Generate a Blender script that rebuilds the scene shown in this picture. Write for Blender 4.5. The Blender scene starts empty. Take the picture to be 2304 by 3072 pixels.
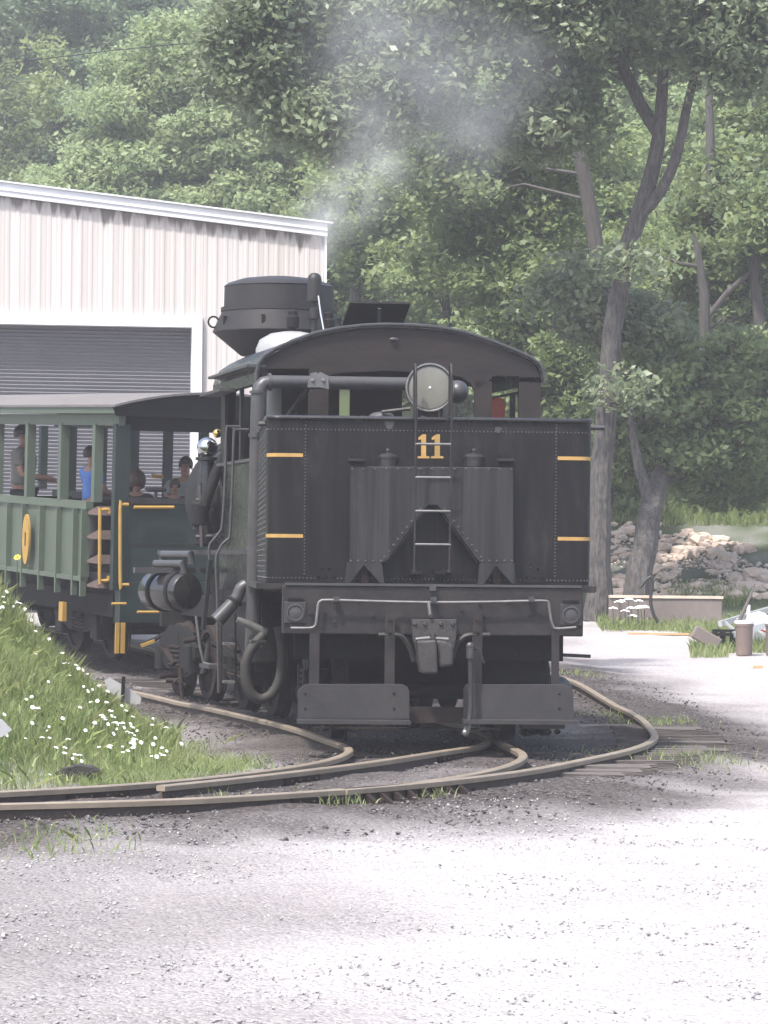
import bpy, bmesh, math, random
import numpy as np
from mathutils import Vector, Matrix

# ---------------------------------------------------------------- camera, world, sun, exposure
sc = bpy.context.scene
C = sc.collection
F_PX, CX, CY, ROLL = 10000.0, 1152.0, 1700.0, 0.010   # focal length in photo pixels, principal point, roll
CAM = Vector((0, 0, 1.75))
cd = bpy.data.cameras.new('camera')
cam = bpy.data.objects.new('camera', cd); C.objects.link(cam)
cd.sensor_fit = 'VERTICAL'; cd.sensor_height = 36.0; cd.sensor_width = 27.0
cd.lens = F_PX / 3072 * 36
cd.shift_y = (CY - 1536) / 3072
cd.clip_end = 1200; cd.clip_start = 0.5
cam.matrix_world = Matrix.Translation(CAM) @ Matrix.Rotation(math.pi/2, 4, 'X') @ Matrix.Rotation(ROLL, 4, 'Z')
sc.camera = cam
HAZE = 0.0011

SUN_EL, SUN_AZ = math.radians(61), math.radians(-143)    # azimuth from +Y towards +X: high, over the photographer's left shoulder
w = bpy.data.worlds.new('World'); sc.world = w; w.use_nodes = True
wn = w.node_tree.nodes; wl = w.node_tree.links
sky = wn.new('ShaderNodeTexSky'); sky.sky_type = 'NISHITA'; sky.sun_disc = False
sky.sun_elevation = SUN_EL; sky.sun_rotation = SUN_AZ; sky.air_density = 1.0; sky.dust_density = 3.5; sky.ozone_density = 1.0
bg = wn['Background']; bg.inputs['Strength'].default_value = 0.15
wl.new(sky.outputs[0], bg.inputs['Color'])
sd = bpy.data.lights.new('sun', 'SUN'); sd.energy = 3.0; sd.angle = math.radians(3.0); sd.color = (1.0, 0.965, 0.92)
sun = bpy.data.objects.new('sun', sd); C.objects.link(sun)
sdir = Vector((math.sin(SUN_AZ)*math.cos(SUN_EL), math.cos(SUN_AZ)*math.cos(SUN_EL), math.sin(SUN_EL)))
sun.rotation_euler = sdir.to_track_quat('Z', 'Y').to_euler(); sun.location = (-30, 20, 60)

vs = sc.view_settings
vs.view_transform = 'Standard'; vs.look = 'None'; vs.exposure = 1.45; vs.gamma = 1.0; vs.use_curve_mapping = False
sc.cycles.use_denoising = True
sc.cycles.max_bounces = 6; sc.cycles.diffuse_bounces = 3; sc.cycles.glossy_bounces = 3
sc.cycles.transmission_bounces = 3; sc.cycles.volume_bounces = 1; sc.cycles.transparent_max_bounces = 8

# ---------------------------------------------------------------- helpers
rng = np.random.default_rng(11); random.seed(11)
PI = math.pi

def ray(px, py):
    dx, dy = px - CX, py - CY
    return Vector(((dx + dy*ROLL)/F_PX, 1.0, -(dy - dx*ROLL)/F_PX))
def at(px, py, Y):
    return CAM + ray(px, py) * Y
class Frame:
    """A local frame (x right, y forward, z up) standing somewhere in the place."""
    def __init__(s, o, yaw, pitch=0.0):
        s.o = Vector(o); s.yaw = yaw; s.pitch = pitch
        s.M = Matrix.Translation(s.o) @ Matrix.Rotation(yaw, 4, 'Z') @ Matrix.Rotation(pitch, 4, 'X'); s.I = s.M.inverted()
        s.c = s.I @ CAM
    def d(s, px, py): return s.I.to_3x3() @ ray(px, py)
    def loc(s, px, py, y=0.0):
        d = s.d(px, py); t = (y - s.c.y)/d.y; return s.c + d*t
    def side(s, px, py, x):
        d = s.d(px, py); t = (x - s.c.x)/d.x; return s.c + d*t

class MB:
    def __init__(s): s.v = []; s.f = []; s.sm = []
    def add(s, vs_, fs, smooth=False):
        n = len(s.v); s.v += [tuple(v) for v in vs_]
        for f in fs: s.f.append([i + n for i in f]); s.sm.append(smooth)
        return s
    def box(s, x0, x1, y0, y1, z0, z1, M=None):
        x0, x1 = min(x0,x1), max(x0,x1); y0, y1 = min(y0,y1), max(y0,y1); z0, z1 = min(z0,z1), max(z0,z1)
        v = [Vector(p) for p in ((x0,y0,z0),(x1,y0,z0),(x1,y1,z0),(x0,y1,z0),(x0,y0,z1),(x1,y0,z1),(x1,y1,z1),(x0,y1,z1))]
        if M: v = [M @ p for p in v]
        return s.add(v, [(0,3,2,1),(4,5,6,7),(0,1,5,4),(1,2,6,5),(2,3,7,6),(3,0,4,7)])
    def bar(s, a, b, wx, wz):
        """A rectangular bar from a to b."""
        a, b = Vector(a), Vector(b); d = (b-a).normalized()
        u = d.cross(Vector((0,0,1)))
        if u.length < 1e-4: u = Vector((1,0,0))
        u.normalize(); n = u.cross(d)
        v = [p + u*sx*wx/2 + n*sz*wz/2 for p in (a,b) for sx,sz in ((-1,-1),(1,-1),(1,1),(-1,1))]
        return s.add(v, [(0,1,2,3),(7,6,5,4),(0,4,5,1),(1,5,6,2),(2,6,7,3),(3,7,4,0)])
    def prism(s, poly, y0, y1, axis='y'):
        """A closed outline, given in (x,z), extruded along y (or in (y,z) along x, or (x,y) along z)."""
        def P(p, q):
            return (p[0], q, p[1]) if axis == 'y' else ((q, p[0], p[1]) if axis == 'x' else (p[0], p[1], q))
        n = len(poly); v = [P(p, y0) for p in poly] + [P(p, y1) for p in poly]
        fs = [list(range(n)), list(range(2*n-1, n-1, -1))] + [(i, (i+1) % n, n+(i+1) % n, n+i)[::-1] for i in range(n)]
        return s.add(v, fs)
    def tube(s, pts, r, n=8, caps=True, smooth=True):
        pts = [Vector(p) for p in pts]; m = len(pts)
        rs = r if isinstance(r, (list, tuple)) else [r]*m
        v = []; up = None
        for i, p in enumerate(pts):
            d = (pts[min(i+1, m-1)] - pts[max(i-1, 0)]).normalized()
            if up is None:
                up = Vector((0,0,1)) if abs(d.z) < .9 else Vector((0,1,0))
            u = d.cross(up)
            if u.length < 1e-5: u = d.orthogonal()
            u.normalize(); k = u.cross(d).normalized(); up = k
            for j in range(n):
                a = 2*PI*j/n; v.append(p + (u*math.cos(a) + k*math.sin(a))*rs[i])
        fs = [(i*n+j, i*n+(j+1) % n, (i+1)*n+(j+1) % n, (i+1)*n+j) for i in range(m-1) for j in range(n)]
        if caps: fs += [list(range(n))[::-1], list(range((m-1)*n, m*n))]
        return s.add(v, fs, smooth)
    def lathe(s, prof, M=None, n=24, smooth=True, caps=True):
        """Profile of (r, h) turned about local z, placed by M."""
        v = []; fs = []; m = len(prof)
        for r, h in prof:
            for j in range(n):
                a = 2*PI*j/n; p = Vector((r*math.cos(a), r*math.sin(a), h)); v.append(M @ p if M else p)
        fs = [(i*n+j, i*n+(j+1) % n, (i+1)*n+(j+1) % n, (i+1)*n+j) for i in range(m-1) for j in range(n)]
        s.add(v, fs, smooth)
        k = len(s.v) - len(v)
        if not caps: return s
        if prof[0][0] > 1e-4: s.f.append([k+j for j in range(n)][::-1]); s.sm.append(False)
        if prof[-1][0] > 1e-4: s.f.append([k+(m-1)*n+j for j in range(n)]); s.sm.append(False)
        return s
    def cyl(s, a, b, r, n=16, r2=None):
        return s.tube([a, b], [r, r if r2 is None else r2], n)
    def ball(s, c, r, n=12, sc_=(1,1,1)):
        M = Matrix.Translation(Vector(c)) @ Matrix.Diagonal((sc_[0], sc_[1], sc_[2], 1))
        return s.lathe([(max(1e-5, r*math.sin(PI*i/8)), -r*math.cos(PI*i/8)) for i in range(9)], M, n)
    def build(s, name, mat, parent=None, bevel=0.0, M=None):
        me = bpy.data.meshes.new(name); me.from_pydata(s.v, [], s.f)
        me.polygons.foreach_set('use_smooth', s.sm); me.validate(); me.update()
        if any(s.sm): me.set_sharp_from_angle(angle=math.radians(38))
        return link(name, me, mat, parent, bevel, M)

def link(name, me, mat, parent=None, bevel=0.0, M=None):
    o = bpy.data.objects.new(name, me); C.objects.link(o)
    if mat is not None and not me.materials: me.materials.append(mat)
    if parent is not None: o.parent = parent
    if M is not None: o.matrix_local = M
    if bevel:
        b = o.modifiers.new('bevel', 'BEVEL'); b.width = bevel; b.segments = 2; b.limit_method = 'ANGLE'; b.angle_limit = math.radians(40)
    return o
def thing(name, label, cat, fr=None, loc=None, group=None):
    o = bpy.data.objects.new(name, None); C.objects.link(o); o.empty_display_size = .2
    if fr is not None: o.matrix_world = fr.M
    elif loc is not None: o.location = loc
    return tag(o, label, cat, group)
def tag(o, label, cat, group=None):
    o['label'] = label; o['category'] = cat
    if group: o['group'] = group
    return o
def kind(o, k, label=None):
    o['kind'] = k
    if label: o['label'] = label
    return o
def arc(c, r, a0, a1, n, plane='xz'):
    out = []
    for i in range(n+1):
        a = math.radians(a0 + (a1-a0)*i/n); u, v_ = r*math.cos(a), r*math.sin(a)
        out.append((c[0]+u, c[1], c[2]+v_) if plane == 'xz' else ((c[0], c[1]+u, c[2]+v_) if plane == 'yz' else (c[0]+u, c[1]+v_, c[2])))
    return out
def spline(pts, step=0.3):
    """Catmull-Rom through pts, resampled."""
    P = [Vector(p) for p in pts]; P = [2*P[0]-P[1]] + P + [2*P[-1]-P[-2]]; out = []
    for i in range(1, len(P)-2):
        n = max(2, int((P[i+1]-P[i]).length/step))
        for k in range(n):
            t = k/n; a, b, c, d = P[i-1], P[i], P[i+1], P[i+2]
            out.append(.5*((2*b) + (c-a)*t + (2*a-5*b+4*c-d)*t*t + (3*b-a-3*c+d)*t**3))
    out.append(P[-2]); return out

# ---------------------------------------------------------------- materials
def mat(name, col, col2=None, rough=.5, metal=0., scale=6., mix=.5, bump=0., stretch=(1,1,1), rough2=None, detail=6, bscale=None, spec=.5, coord='Object', spots=None):
    m = bpy.data.materials.new(name); m.use_nodes = True; nt = m.node_tree; N = nt.nodes; L = nt.links
    p = N['Principled BSDF']; p.inputs['Metallic'].default_value = metal; p.inputs['Roughness'].default_value = rough
    p.inputs['Specular IOR Level'].default_value = spec
    tc = N.new('ShaderNodeTexCoord'); mp = N.new('ShaderNodeMapping'); mp.inputs['Scale'].default_value = stretch
    L.new(tc.outputs[coord], mp.inputs['Vector'])
    nz = N.new('ShaderNodeTexNoise'); nz.inputs['Scale'].default_value = scale; nz.inputs['Detail'].default_value = detail
    nz.inputs['Roughness'].default_value = .65
    L.new(mp.outputs[0], nz.inputs['Vector'])
    if col2 is None: col2 = tuple(c*.6 for c in col)
    cr = N.new('ShaderNodeValToRGB'); cr.color_ramp.elements[0].position = max(0, .5-mix*.5); cr.color_ramp.elements[1].position = min(1, .5+mix*.5)
    cr.color_ramp.elements[0].color = (*col2, 1); cr.color_ramp.elements[1].color = (*col, 1)
    L.new(nz.outputs['Fac'], cr.inputs['Fac']); col_out = cr.outputs['Color']
    if spots:                                            # patches of grime, rust or dust: (colour, scale, threshold, vertical stretch)
        mp3 = N.new('ShaderNodeMapping'); mp3.inputs['Scale'].default_value = (1, 1, spots[3]); L.new(tc.outputs[coord], mp3.inputs['Vector'])
        n3 = N.new('ShaderNodeTexNoise'); n3.inputs['Scale'].default_value = spots[1]; n3.inputs['Detail'].default_value = 8; n3.inputs['Roughness'].default_value = .75; L.new(mp3.outputs[0], n3.inputs['Vector'])
        r3 = N.new('ShaderNodeMapRange'); r3.inputs['From Min'].default_value = spots[2]; r3.inputs['From Max'].default_value = spots[2]+.16; L.new(n3.outputs['Fac'], r3.inputs['Value'])
        m3 = N.new('ShaderNodeMix'); m3.data_type = 'RGBA'; L.new(r3.outputs[0], m3.inputs['Factor']); L.new(col_out, m3.inputs['A']); m3.inputs['B'].default_value = (*spots[0], 1); col_out = m3.outputs['Result']
    L.new(col_out, p.inputs['Base Color'])
    if rough2 is not None:
        mr = N.new('ShaderNodeMapRange'); mr.inputs['From Min'].default_value = .3; mr.inputs['From Max'].default_value = .7
        mr.inputs['To Min'].default_value = rough2; mr.inputs['To Max'].default_value = rough
        L.new(nz.outputs['Fac'], mr.inputs['Value']); L.new(mr.outputs[0], p.inputs['Roughness'])
    if bump:
        n2 = N.new('ShaderNodeTexNoise'); n2.inputs['Scale'].default_value = bscale or scale*3; n2.inputs['Detail'].default_value = 4
        L.new(mp.outputs[0], n2.inputs['Vector'])
        b = N.new('ShaderNodeBump'); b.inputs['Strength'].default_value = bump; b.inputs['Distance'].default_value = .02
        L.new(n2.outputs['Fac'], b.inputs['Height']); L.new(b.outputs[0], p.inputs['Normal'])
    return m
def leafmat(name, c1, c2, c3, transl=.35, rough=.45):
    """Leaf: each leaf carries its own random value 'rnd' that picks its green."""
    m = bpy.data.materials.new(name); m.use_nodes = True; nt = m.node_tree; N = nt.nodes; L = nt.links
    p = N['Principled BSDF']; p.inputs['Roughness'].default_value = rough
    a = N.new('ShaderNodeAttribute'); a.attribute_name = 'rnd'
    cr = N.new('ShaderNodeValToRGB'); e = cr.color_ramp.elements
    e[0].color = (*c1, 1); e[1].color = (*c3, 1); k = e.new(.5); k.color = (*c2, 1)
    L.new(a.outputs['Fac'], cr.inputs['Fac']); L.new(cr.outputs['Color'], p.inputs['Base Color'])
    t = N.new('ShaderNodeBsdfTranslucent')
    hs = N.new('ShaderNodeHueSaturation'); hs.inputs['Hue'].default_value = .47; hs.inputs['Value'].default_value = 1.5
    L.new(cr.outputs['Color'], hs.inputs['Color']); L.new(hs.outputs['Color'], t.inputs['Color'])
    mx = N.new('ShaderNodeMixShader'); mx.inputs['Fac'].default_value = transl
    L.new(p.outputs[0], mx.inputs[1]); L.new(t.outputs[0], mx.inputs[2]); L.new(mx.outputs[0], N['Material Output'].inputs['Surface'])
    return m

M = {}
M['black'] = mat('black_paint', (.011,.0103,.0103), (.0028,.0028,.003), rough=.3, scale=7, mix=.3, stretch=(1.3,1.3,.13), rough2=.62, bump=.3, bscale=2.4, spec=.18, spots=((.026,.024,.0225), 3.2, .54, .3))
M['black_gloss'] = mat('black_gloss', (.012,.012,.012), (.007,.007,.007), rough=.2, scale=3, rough2=.36, bump=.04, bscale=5, spec=.4)
M['panel'] = mat('streaked_panel', (.03,.0287,.029), (.0045,.0045,.005), rough=.32, scale=5, mix=.34, stretch=(2.,2.,.07), rough2=.6, bump=.2, bscale=2.5, spec=.25, spots=((.045,.041,.038), 2.6, .58, .15))  # vertical streaks carry the panel's highlights in its colour, with grime spots
M['grey'] = mat('pilot_grey', (.04,.0375,.038), (.02,.0188,.0195), rough=.6, scale=3.5, mix=.55, bump=.15, bscale=30, spec=.25, spots=((.05,.036,.028), 5, .58, .6))
M['beam'] = mat('beam_paint', (.03,.026,.0255), (.008,.0072,.0072), rough=.5, scale=5, mix=.5, bump=.2, bscale=12, spec=.24, spots=((.045,.031,.024), 6, .57, .5))
M['soot'] = mat('sooty_iron', (.008,.0074,.0072), (.0035,.0035,.0035), rough=.75, scale=6, mix=.7, bump=.3, spec=.22)
M['rusty'] = mat('rusty_iron', (.03,.019,.0145), (.009,.0075,.007), rough=.8, scale=7, mix=.5, bump=.3, spec=.22)
M['stack'] = mat('stack_iron', (.027,.0235,.0225), (.0095,.009,.0095), rough=.5, scale=2.5, mix=.55, stretch=(1,1,.4), bump=.2, bscale=6, spec=.32)
M['cabwall'] = mat('cab_wall', (.027,.019,.0155), (.009,.008,.0078), rough=.6, scale=3, mix=.55, stretch=(.6,1,1.6), bump=.25, bscale=8, spec=.25)
M['steel'] = mat('worn_steel', (.2,.195,.19), (.09,.087,.082), rough=.4, metal=.5, scale=9, mix=.6)
M['pipe'] = mat('grey_pipe', (.052,.05,.051), (.026,.025,.0255), rough=.42, scale=5, mix=.6, bump=.1, spec=.4)
M['hose'] = mat('rubber_hose', (.04,.037,.033), (.018,.017,.0155), rough=.65, scale=6, mix=.6, bump=.2, bscale=30, spec=.3)
M['iron'] = mat('cast_iron', (.05,.046,.043), (.02,.0185,.0175), rough=.55, metal=.1, scale=8, mix=.55, bump=.35, bscale=22, spec=.35)
M['yellow'] = mat('yellow_paint', (.36,.215,.04), (.23,.135,.025), rough=.5, scale=9, mix=.6)
M['gold'] = mat('gold_paint', (.4,.245,.07), (.28,.165,.045), rough=.5, scale=12, mix=.6)
M['glass'] = mat('headlight_glass', (.14,.138,.118), (.1,.098,.084), rough=.2, scale=3, mix=.5)
M['chrome'] = mat('polished_metal', (.5,.5,.52), (.35,.35,.36), rough=.1, metal=1., scale=3)
M['brass'] = mat('brass', (.75,.5,.18), (.6,.38,.12), rough=.18, metal=1., scale=6)
M['rail'] = mat('rail_rust', (.07,.048,.037), (.034,.025,.021), rough=.75, scale=9, mix=.6, bump=.3, bscale=40)
M['railhead'] = mat('rail_head', (.3,.25,.19), (.16,.125,.092), rough=.4, metal=.2, scale=4, mix=.7, stretch=(1,1,1))
M['tie'] = mat('weathered_tie', (.11,.096,.086), (.045,.038,.034), rough=.9, scale=5, mix=.5, stretch=(.5,7,7), bump=.6, bscale=14)
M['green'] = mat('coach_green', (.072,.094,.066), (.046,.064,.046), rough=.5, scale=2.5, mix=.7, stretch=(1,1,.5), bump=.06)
M['green_shade'] = mat('coach_shaded_green', (.0135,.025,.021), (.007,.0145,.012), rough=.5, scale=3, mix=.6, spec=.3)  # dark coach green deepened to hold the shade of end and far side
M['canvas'] = mat('roof_canvas', (.13,.119,.113), (.085,.077,.074), rough=.85, scale=3, mix=.7, stretch=(1,.4,1), bump=.2)
M['brown'] = mat('brown_step', (.12,.08,.066), (.06,.04,.034), rough=.8, scale=6)
M['undercar'] = mat('undercar_black', (.006,.0058,.0058), (.003,.003,.003), rough=.8, scale=5, spec=.2)
M['white'] = mat('white_paint', (.78,.77,.77), (.66,.65,.66), rough=.6, scale=7, mix=.7)
M['whitesteel'] = mat('white_trim', (.62,.63,.65), (.52,.53,.55), rough=.45, scale=2, mix=.8)
M['conc'] = mat('concrete', (.2,.165,.15), (.09,.075,.07), rough=.9, scale=2.2, mix=.7, stretch=(1,1,.35), bump=.25, bscale=18)
M['bark'] = mat('bark', (.1,.092,.085), (.022,.02,.019), rough=.95, scale=7, mix=.34, stretch=(3,3,.8), bump=1., bscale=12)
M['bark_dk'] = mat('dark_bark', (.075,.068,.062), (.035,.032,.03), rough=.9, scale=5, mix=.5, stretch=(3,3,.6), bump=.8)
M['stone'] = mat('rubble_stone', (.6,.49,.4), (.4,.31,.25), rough=.9, scale=2.2, mix=.7, bump=.5, bscale=9)
M['skin'] = mat('skin', (.3,.165,.115), (.25,.135,.095), rough=.55, scale=8)
M['hair'] = mat('dark_hair', (.022,.016,.013), (.012,.009,.008), rough=.6, scale=20)
M['hair_br'] = mat('brown_hair', (.07,.035,.022), (.04,.02,.013), rough=.6, scale=20)
M['tee_grey'] = mat('grey_cotton', (.17,.17,.155), (.12,.12,.11), rough=.9, scale=5)
M['tee_dark'] = mat('dark_cotton', (.035,.034,.036), (.022,.021,.023), rough=.9, scale=5)
M['tee_blue'] = mat('blue_cotton', (.09,.2,.5), (.06,.14,.38), rough=.9, scale=6)
M['tee_pale'] = mat('pale_cotton', (.25,.27,.27), (.18,.2,.2), rough=.9, scale=5)
M['red'] = mat('red_cloth', (.42,.09,.05), (.25,.06,.04), rough=.9, scale=5)
M['tan'] = mat('tan_wood', (.45,.3,.16), (.34,.2,.1), rough=.75, scale=6, stretch=(1,6,1))
M['terracotta'] = mat('dusty_drum', (.22,.165,.14), (.14,.105,.09), rough=.8, scale=4, mix=.7, bump=.15)
M['alu'] = mat('aluminium', (.6,.61,.62), (.45,.46,.47), rough=.35, metal=.6, scale=6)
M['plastic'] = mat('white_plastic', (.8,.8,.8), (.68,.68,.69), rough=.5, scale=9, bump=.6, bscale=10)
M['blackhose'] = mat('black_rubber', (.02,.02,.02), (.012,.012,.012), rough=.5, scale=9)
M['petal'] = mat('white_petal', (.82,.82,.8), (.72,.72,.7), rough=.7, scale=30)
M['petal_y'] = mat('yellow_petal', (.75,.6,.05), (.6,.45,.04), rough=.7, scale=30)
M['rivet'] = mat('rivet_glint', (.07,.068,.07), (.035,.034,.036), rough=.3, scale=9)  # paler than the tank: the top light rivets catch is in the colour
M['dome'] = mat('dome_jacket', (.28,.28,.28), (.2,.2,.2), rough=.3, scale=4)
M['target'] = mat('faded_white', (.34,.34,.35), (.25,.25,.26), rough=.6, scale=5)
M['tank_gloss'] = mat('tank_gloss', (.014,.013,.012), (.01,.0095,.009), rough=.1, scale=3, rough2=.2, spec=.7)
M['coal'] = mat('coal', (.02,.02,.021), (.008,.008,.009), rough=.5, scale=9, bump=.8)

# ---------------------------------------------------------------- terrain
PY_R = [(-80,0),(34,0),(38,.02),(44,.22),(48,.40),(52,.56),(56,.80),(59,1.05),(61,1.5),(65,2.75),(72,3.8),(84,6.5),(100,13),(140,30),(220,62)]
PY_L = [(-80,0),(34,0),(38,.02),(44,.22),(48,.40),(52,.56),(56,.70),(80,1.2),(86,2.5),(100,8),(140,26),(220,60)]
def smooth(a, b, x):
    t = np.clip((x-a)/(b-a), 0, 1); return t*t*(3-2*t)
def base_h(X, Y):
    X = np.asarray(X, float); Y = np.asarray(Y, float)
    r = np.interp(Y, *zip(*PY_R)); l = np.interp(Y, *zip(*PY_L)); k = smooth(-1., 4., X)
    return r*k + l*(1-k)
def vnoise(X, Y, s, seed=0):
    """Cheap smooth value noise."""
    g = np.random.default_rng(seed).random((64, 64)); x = X*s; y = Y*s; x0 = np.floor(x).astype(int); y0 = np.floor(y).astype(int)
    fx = x-x0; fy = y-y0; fx = fx*fx*(3-2*fx); fy = fy*fy*(3-2*fy); a = lambda i, j: g[(x0+i) % 64, (y0+j) % 64]
    return (a(0,0)*(1-fx)+a(1,0)*fx)*(1-fy) + (a(0,1)*(1-fx)+a(1,1)*fx)*fy
def mound(X, Y):
    side = np.minimum(.44*np.clip(-X - 1.75 + .5*(vnoise(X, Y, .8, 5)-.5), 0, 9)**2., 1.8)
    bell = smooth(24.35, 28.6, Y)*(1-smooth(30.2, 35.2, Y))
    return side*bell
RAILS = {}
def on_ground(px, py, dz):
    Y = 30.
    for _ in range(30):
        p = at(px, py, Y); z = float(base_h(p.x, Y)) + dz; Y += .6*((CAM.z - z)/max(1e-3, -ray(px, py).z) - Y)
    return at(px, py, Y)
def rail_path(pix, tail=()):
    P = [on_ground(a, b, .17) for a, b in pix] + [Vector(t) for t in tail]
    S = spline(P, .25)
    for _ in range(6):                                   # ease the picked points into a fair curve
        S = [S[0]] + [(S[i-1]+S[i]*2+S[i+1])/4 for i in range(1, len(S)-1)] + [S[-1]]
    for p in S: p.z = float(base_h(p.x, p.y)) + .17
    return S
def lead(P, n=3.):                                       # carry a rail on past the picture's left edge
    d = (P[0]-P[1]).normalized(); return [P[0]+d*n*k/8 for k in range(8, 0, -1)] + P
CO = Vector((-2.30, 44.03, 0.40))
near_rail = lead(rail_path([(0,2410),(265,2404),(530,2398),(800,2381),(1089,2362),(1379,2335),(1600,2306),(1732,2280),(1877,2250),(1950,2224),(1966,2205),(1950,2182),(1927,2155),(1868,2123),(1823,2100),(1768,2066),(1723,2041),(1677,2027)],
                           [(1.75,47,0),(1.1,52,0)]))
far_rail = lead(rail_path([(0,2373),(193,2364),(400,2351),(600,2334),(800,2310),(969,2284),(1031,2264),(1060,2250),(1050,2238),(1007,2226),(896,2186),(800,2161),(700,2138),(600,2116),(480,2090),(350,2062),(200,2028),(50,1998),(-120,1970)]))
frog_rail = rail_path([(482,2356),(640,2341),(800,2323),(1041,2294),(1210,2270),(1306,2254),(1403,2240),(1446,2234)], [(1.17,33,0),(1.22,37,0),(1.0,42,0),(.4,47,0)])
right_rail = rail_path([(1030,2366.5),(1089,2362),(1234,2348),(1379,2328),(1514,2299),(1567,2275),(1580,2262),(1560,2248),(1520,2236)],
                       [(.95,32.5,0),(.45,35.3,0),(-.3,38.3,0),(-1.35,42.3,0),(-2.1,44.6,0),(-4.0,49.3,0),(-6.2,54.3,0)])
allr = np.array([(p.x, p.y) for P in (near_rail, far_rail, frog_rail, right_rail) for p in P[::2]])
def rail_dist(X, Y):
    X = np.asarray(X, float); Y = np.asarray(Y, float); d = np.full(X.shape, 99.)
    for a, b in allr: np.minimum(d, np.hypot(X-a, Y-b), out=d)
    return d
def ground_h(X, Y, d=None):
    X = np.asarray(X, float); Y = np.asarray(Y, float)
    if d is None: d = rail_dist(X, Y)
    return base_h(X, Y) + mound(X, Y) + .07*(1-smooth(.55, 1.5, d))
gx = np.concatenate([np.linspace(-160,-20,15)[:-1], np.linspace(-20,-6,29)[:-1], np.arange(-6, 5, .09), np.linspace(5,20,31), np.linspace(20,160,15)[1:]])
gy = np.concatenate([np.linspace(-60,9,15)[:-1], np.arange(9, 46, .13), np.linspace(46,70,49), np.linspace(70,240,40)[1:]])
GX, GY = np.meshgrid(gx, gy); D = rail_dist(GX, GY)
GZ = ground_h(GX, GY, D)
rough_amt = .03 + .03*(1-smooth(.6, 2.5, D)) + .5*smooth(66, 80, GY)
GZ = GZ + (vnoise(GX, GY, 1.3, 1)-.5)*rough_amt + (vnoise(GX, GY, 4.1, 2)-.5)*.022 + (rng.random(GX.shape)-.5)*.012
nx, ny = len(gx), len(gy)
vv = np.stack([GX, GY, GZ], -1).reshape(-1, 3)
ii = np.arange((ny-1)*nx).reshape(ny-1, nx)[:, :-1].ravel()
ff = np.stack([ii, ii+1, ii+nx+1, ii+nx], -1)
def fast_mesh(name, v, f, attrs=None, smooth_=False):
    me = bpy.data.meshes.new(name); n = len(v); m = len(f); k = f.shape[1]
    me.vertices.add(n); me.vertices.foreach_set('co', np.ascontiguousarray(v, np.float32).ravel())
    me.loops.add(m*k); me.loops.foreach_set('vertex_index', np.ascontiguousarray(f, np.int32).ravel())
    me.polygons.add(m); me.polygons.foreach_set('loop_start', np.arange(0, m*k, k, dtype=np.int32))
    me.polygons.foreach_set('loop_total', np.full(m, k, dtype=np.int32))
    if smooth_: me.polygons.foreach_set('use_smooth', np.ones(m, bool))
    for an, av in (attrs or {}).items():
        a = me.attributes.new(an, 'FLOAT', 'POINT'); a.data.foreach_set('value', np.ascontiguousarray(av, np.float32).ravel())
    me.update(calc_edges=True); return me
nz1 = vnoise(GX, GY, .55, 3); nz2 = vnoise(GX, GY, 1.7, 4)
under = (1-smooth(.9, 1.9, np.abs(GX - np.interp(GY, [29,34,41,44,54], [.4,.1,-1.45,-2.3,-6.6]))))*smooth(27.5, 29.5, GY)*(1-smooth(54, 58, GY))
cin = np.clip(np.maximum(1-smooth(.35, 2.3, D + (nz1-.5)*1.3 + (nz2-.5)*.6), under*.9), 0, 1)
darker_r = smooth(33, 36.5, GY)*(1-smooth(40, 44, GY))*smooth(1.5, 2.6, GX)*.25*nz1  # patchy darker ground right of the train
hump = mound(GX, GY)
gra = np.clip(smooth(.05, .3, hump) + smooth(56.5, 58.5, GY + (nz2-.5)*3)*smooth(-1, 3, GX)*(1-smooth(60, 62, GY))*1. + smooth(58.5, 60, GY)*smooth(1.5, 3, GX)*(.6+.4*smooth(.35, .6, nz2)) + smooth(68, 74, GY), 0, 1)
me = fast_mesh('ground', vv, ff, {'cinder': cin + darker_r +   .5*(1-smooth(-1.5, .3, GX + (nz1-.5)*1.6))*(1-smooth(19.5, 22.5, GY)), 'grassy': gra}, True)
gm = bpy.data.materials.new('gravel_ground'); gm.use_nodes = True; N = gm.node_tree.nodes; L = gm.node_tree.links
p = N['Principled BSDF']; p.inputs['Roughness'].default_value = .95; p.inputs['Specular IOR Level'].default_value = .2
tc = N.new('ShaderNodeTexCoord')
def nnode(scale, detail=5, typ='ShaderNodeTexNoise'):
    n = N.new(typ); n.inputs['Scale'].default_value = scale
    if typ == 'ShaderNodeTexNoise': n.inputs['Detail'].default_value = detail; n.inputs['Roughness'].default_value = .7
    L.new(tc.outputs['Object'], n.inputs['Vector']); return n
def ramp(fac, stops):
    r = N.new('ShaderNodeValToRGB'); e = r.color_ramp.elements
    e[0].position = stops[0][0]; e[0].color = (*stops[0][1], 1); e[1].position = stops[-1][0]; e[1].color = (*stops[-1][1], 1)
    for q, c in stops[1:-1]: k = e.new(q); k.color = (*c, 1)
    L.new(fac, r.inputs['Fac']); return r
def mixc(fac, a, b):
    m = N.new('ShaderNodeMix'); m.data_type = 'RGBA'; L.new(fac, m.inputs['Factor']); L.new(a, m.inputs['A']); L.new(b, m.inputs['B']); return m.outputs['Result']
vor = nnode(42, typ='ShaderNodeTexVoronoi'); n_big = nnode(.5, 4); n_fine = nnode(26, 5)
grav = ramp(vor.outputs['Color'], [(.0, (.13,.12,.12)), (.35, (.28,.264,.262)), (1., (.43,.412,.41))])
dust = ramp(n_big.outputs['Fac'], [(.3, (.265,.246,.242)), (.5, (.31,.292,.289)), (.7, (.36,.345,.342))])
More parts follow.
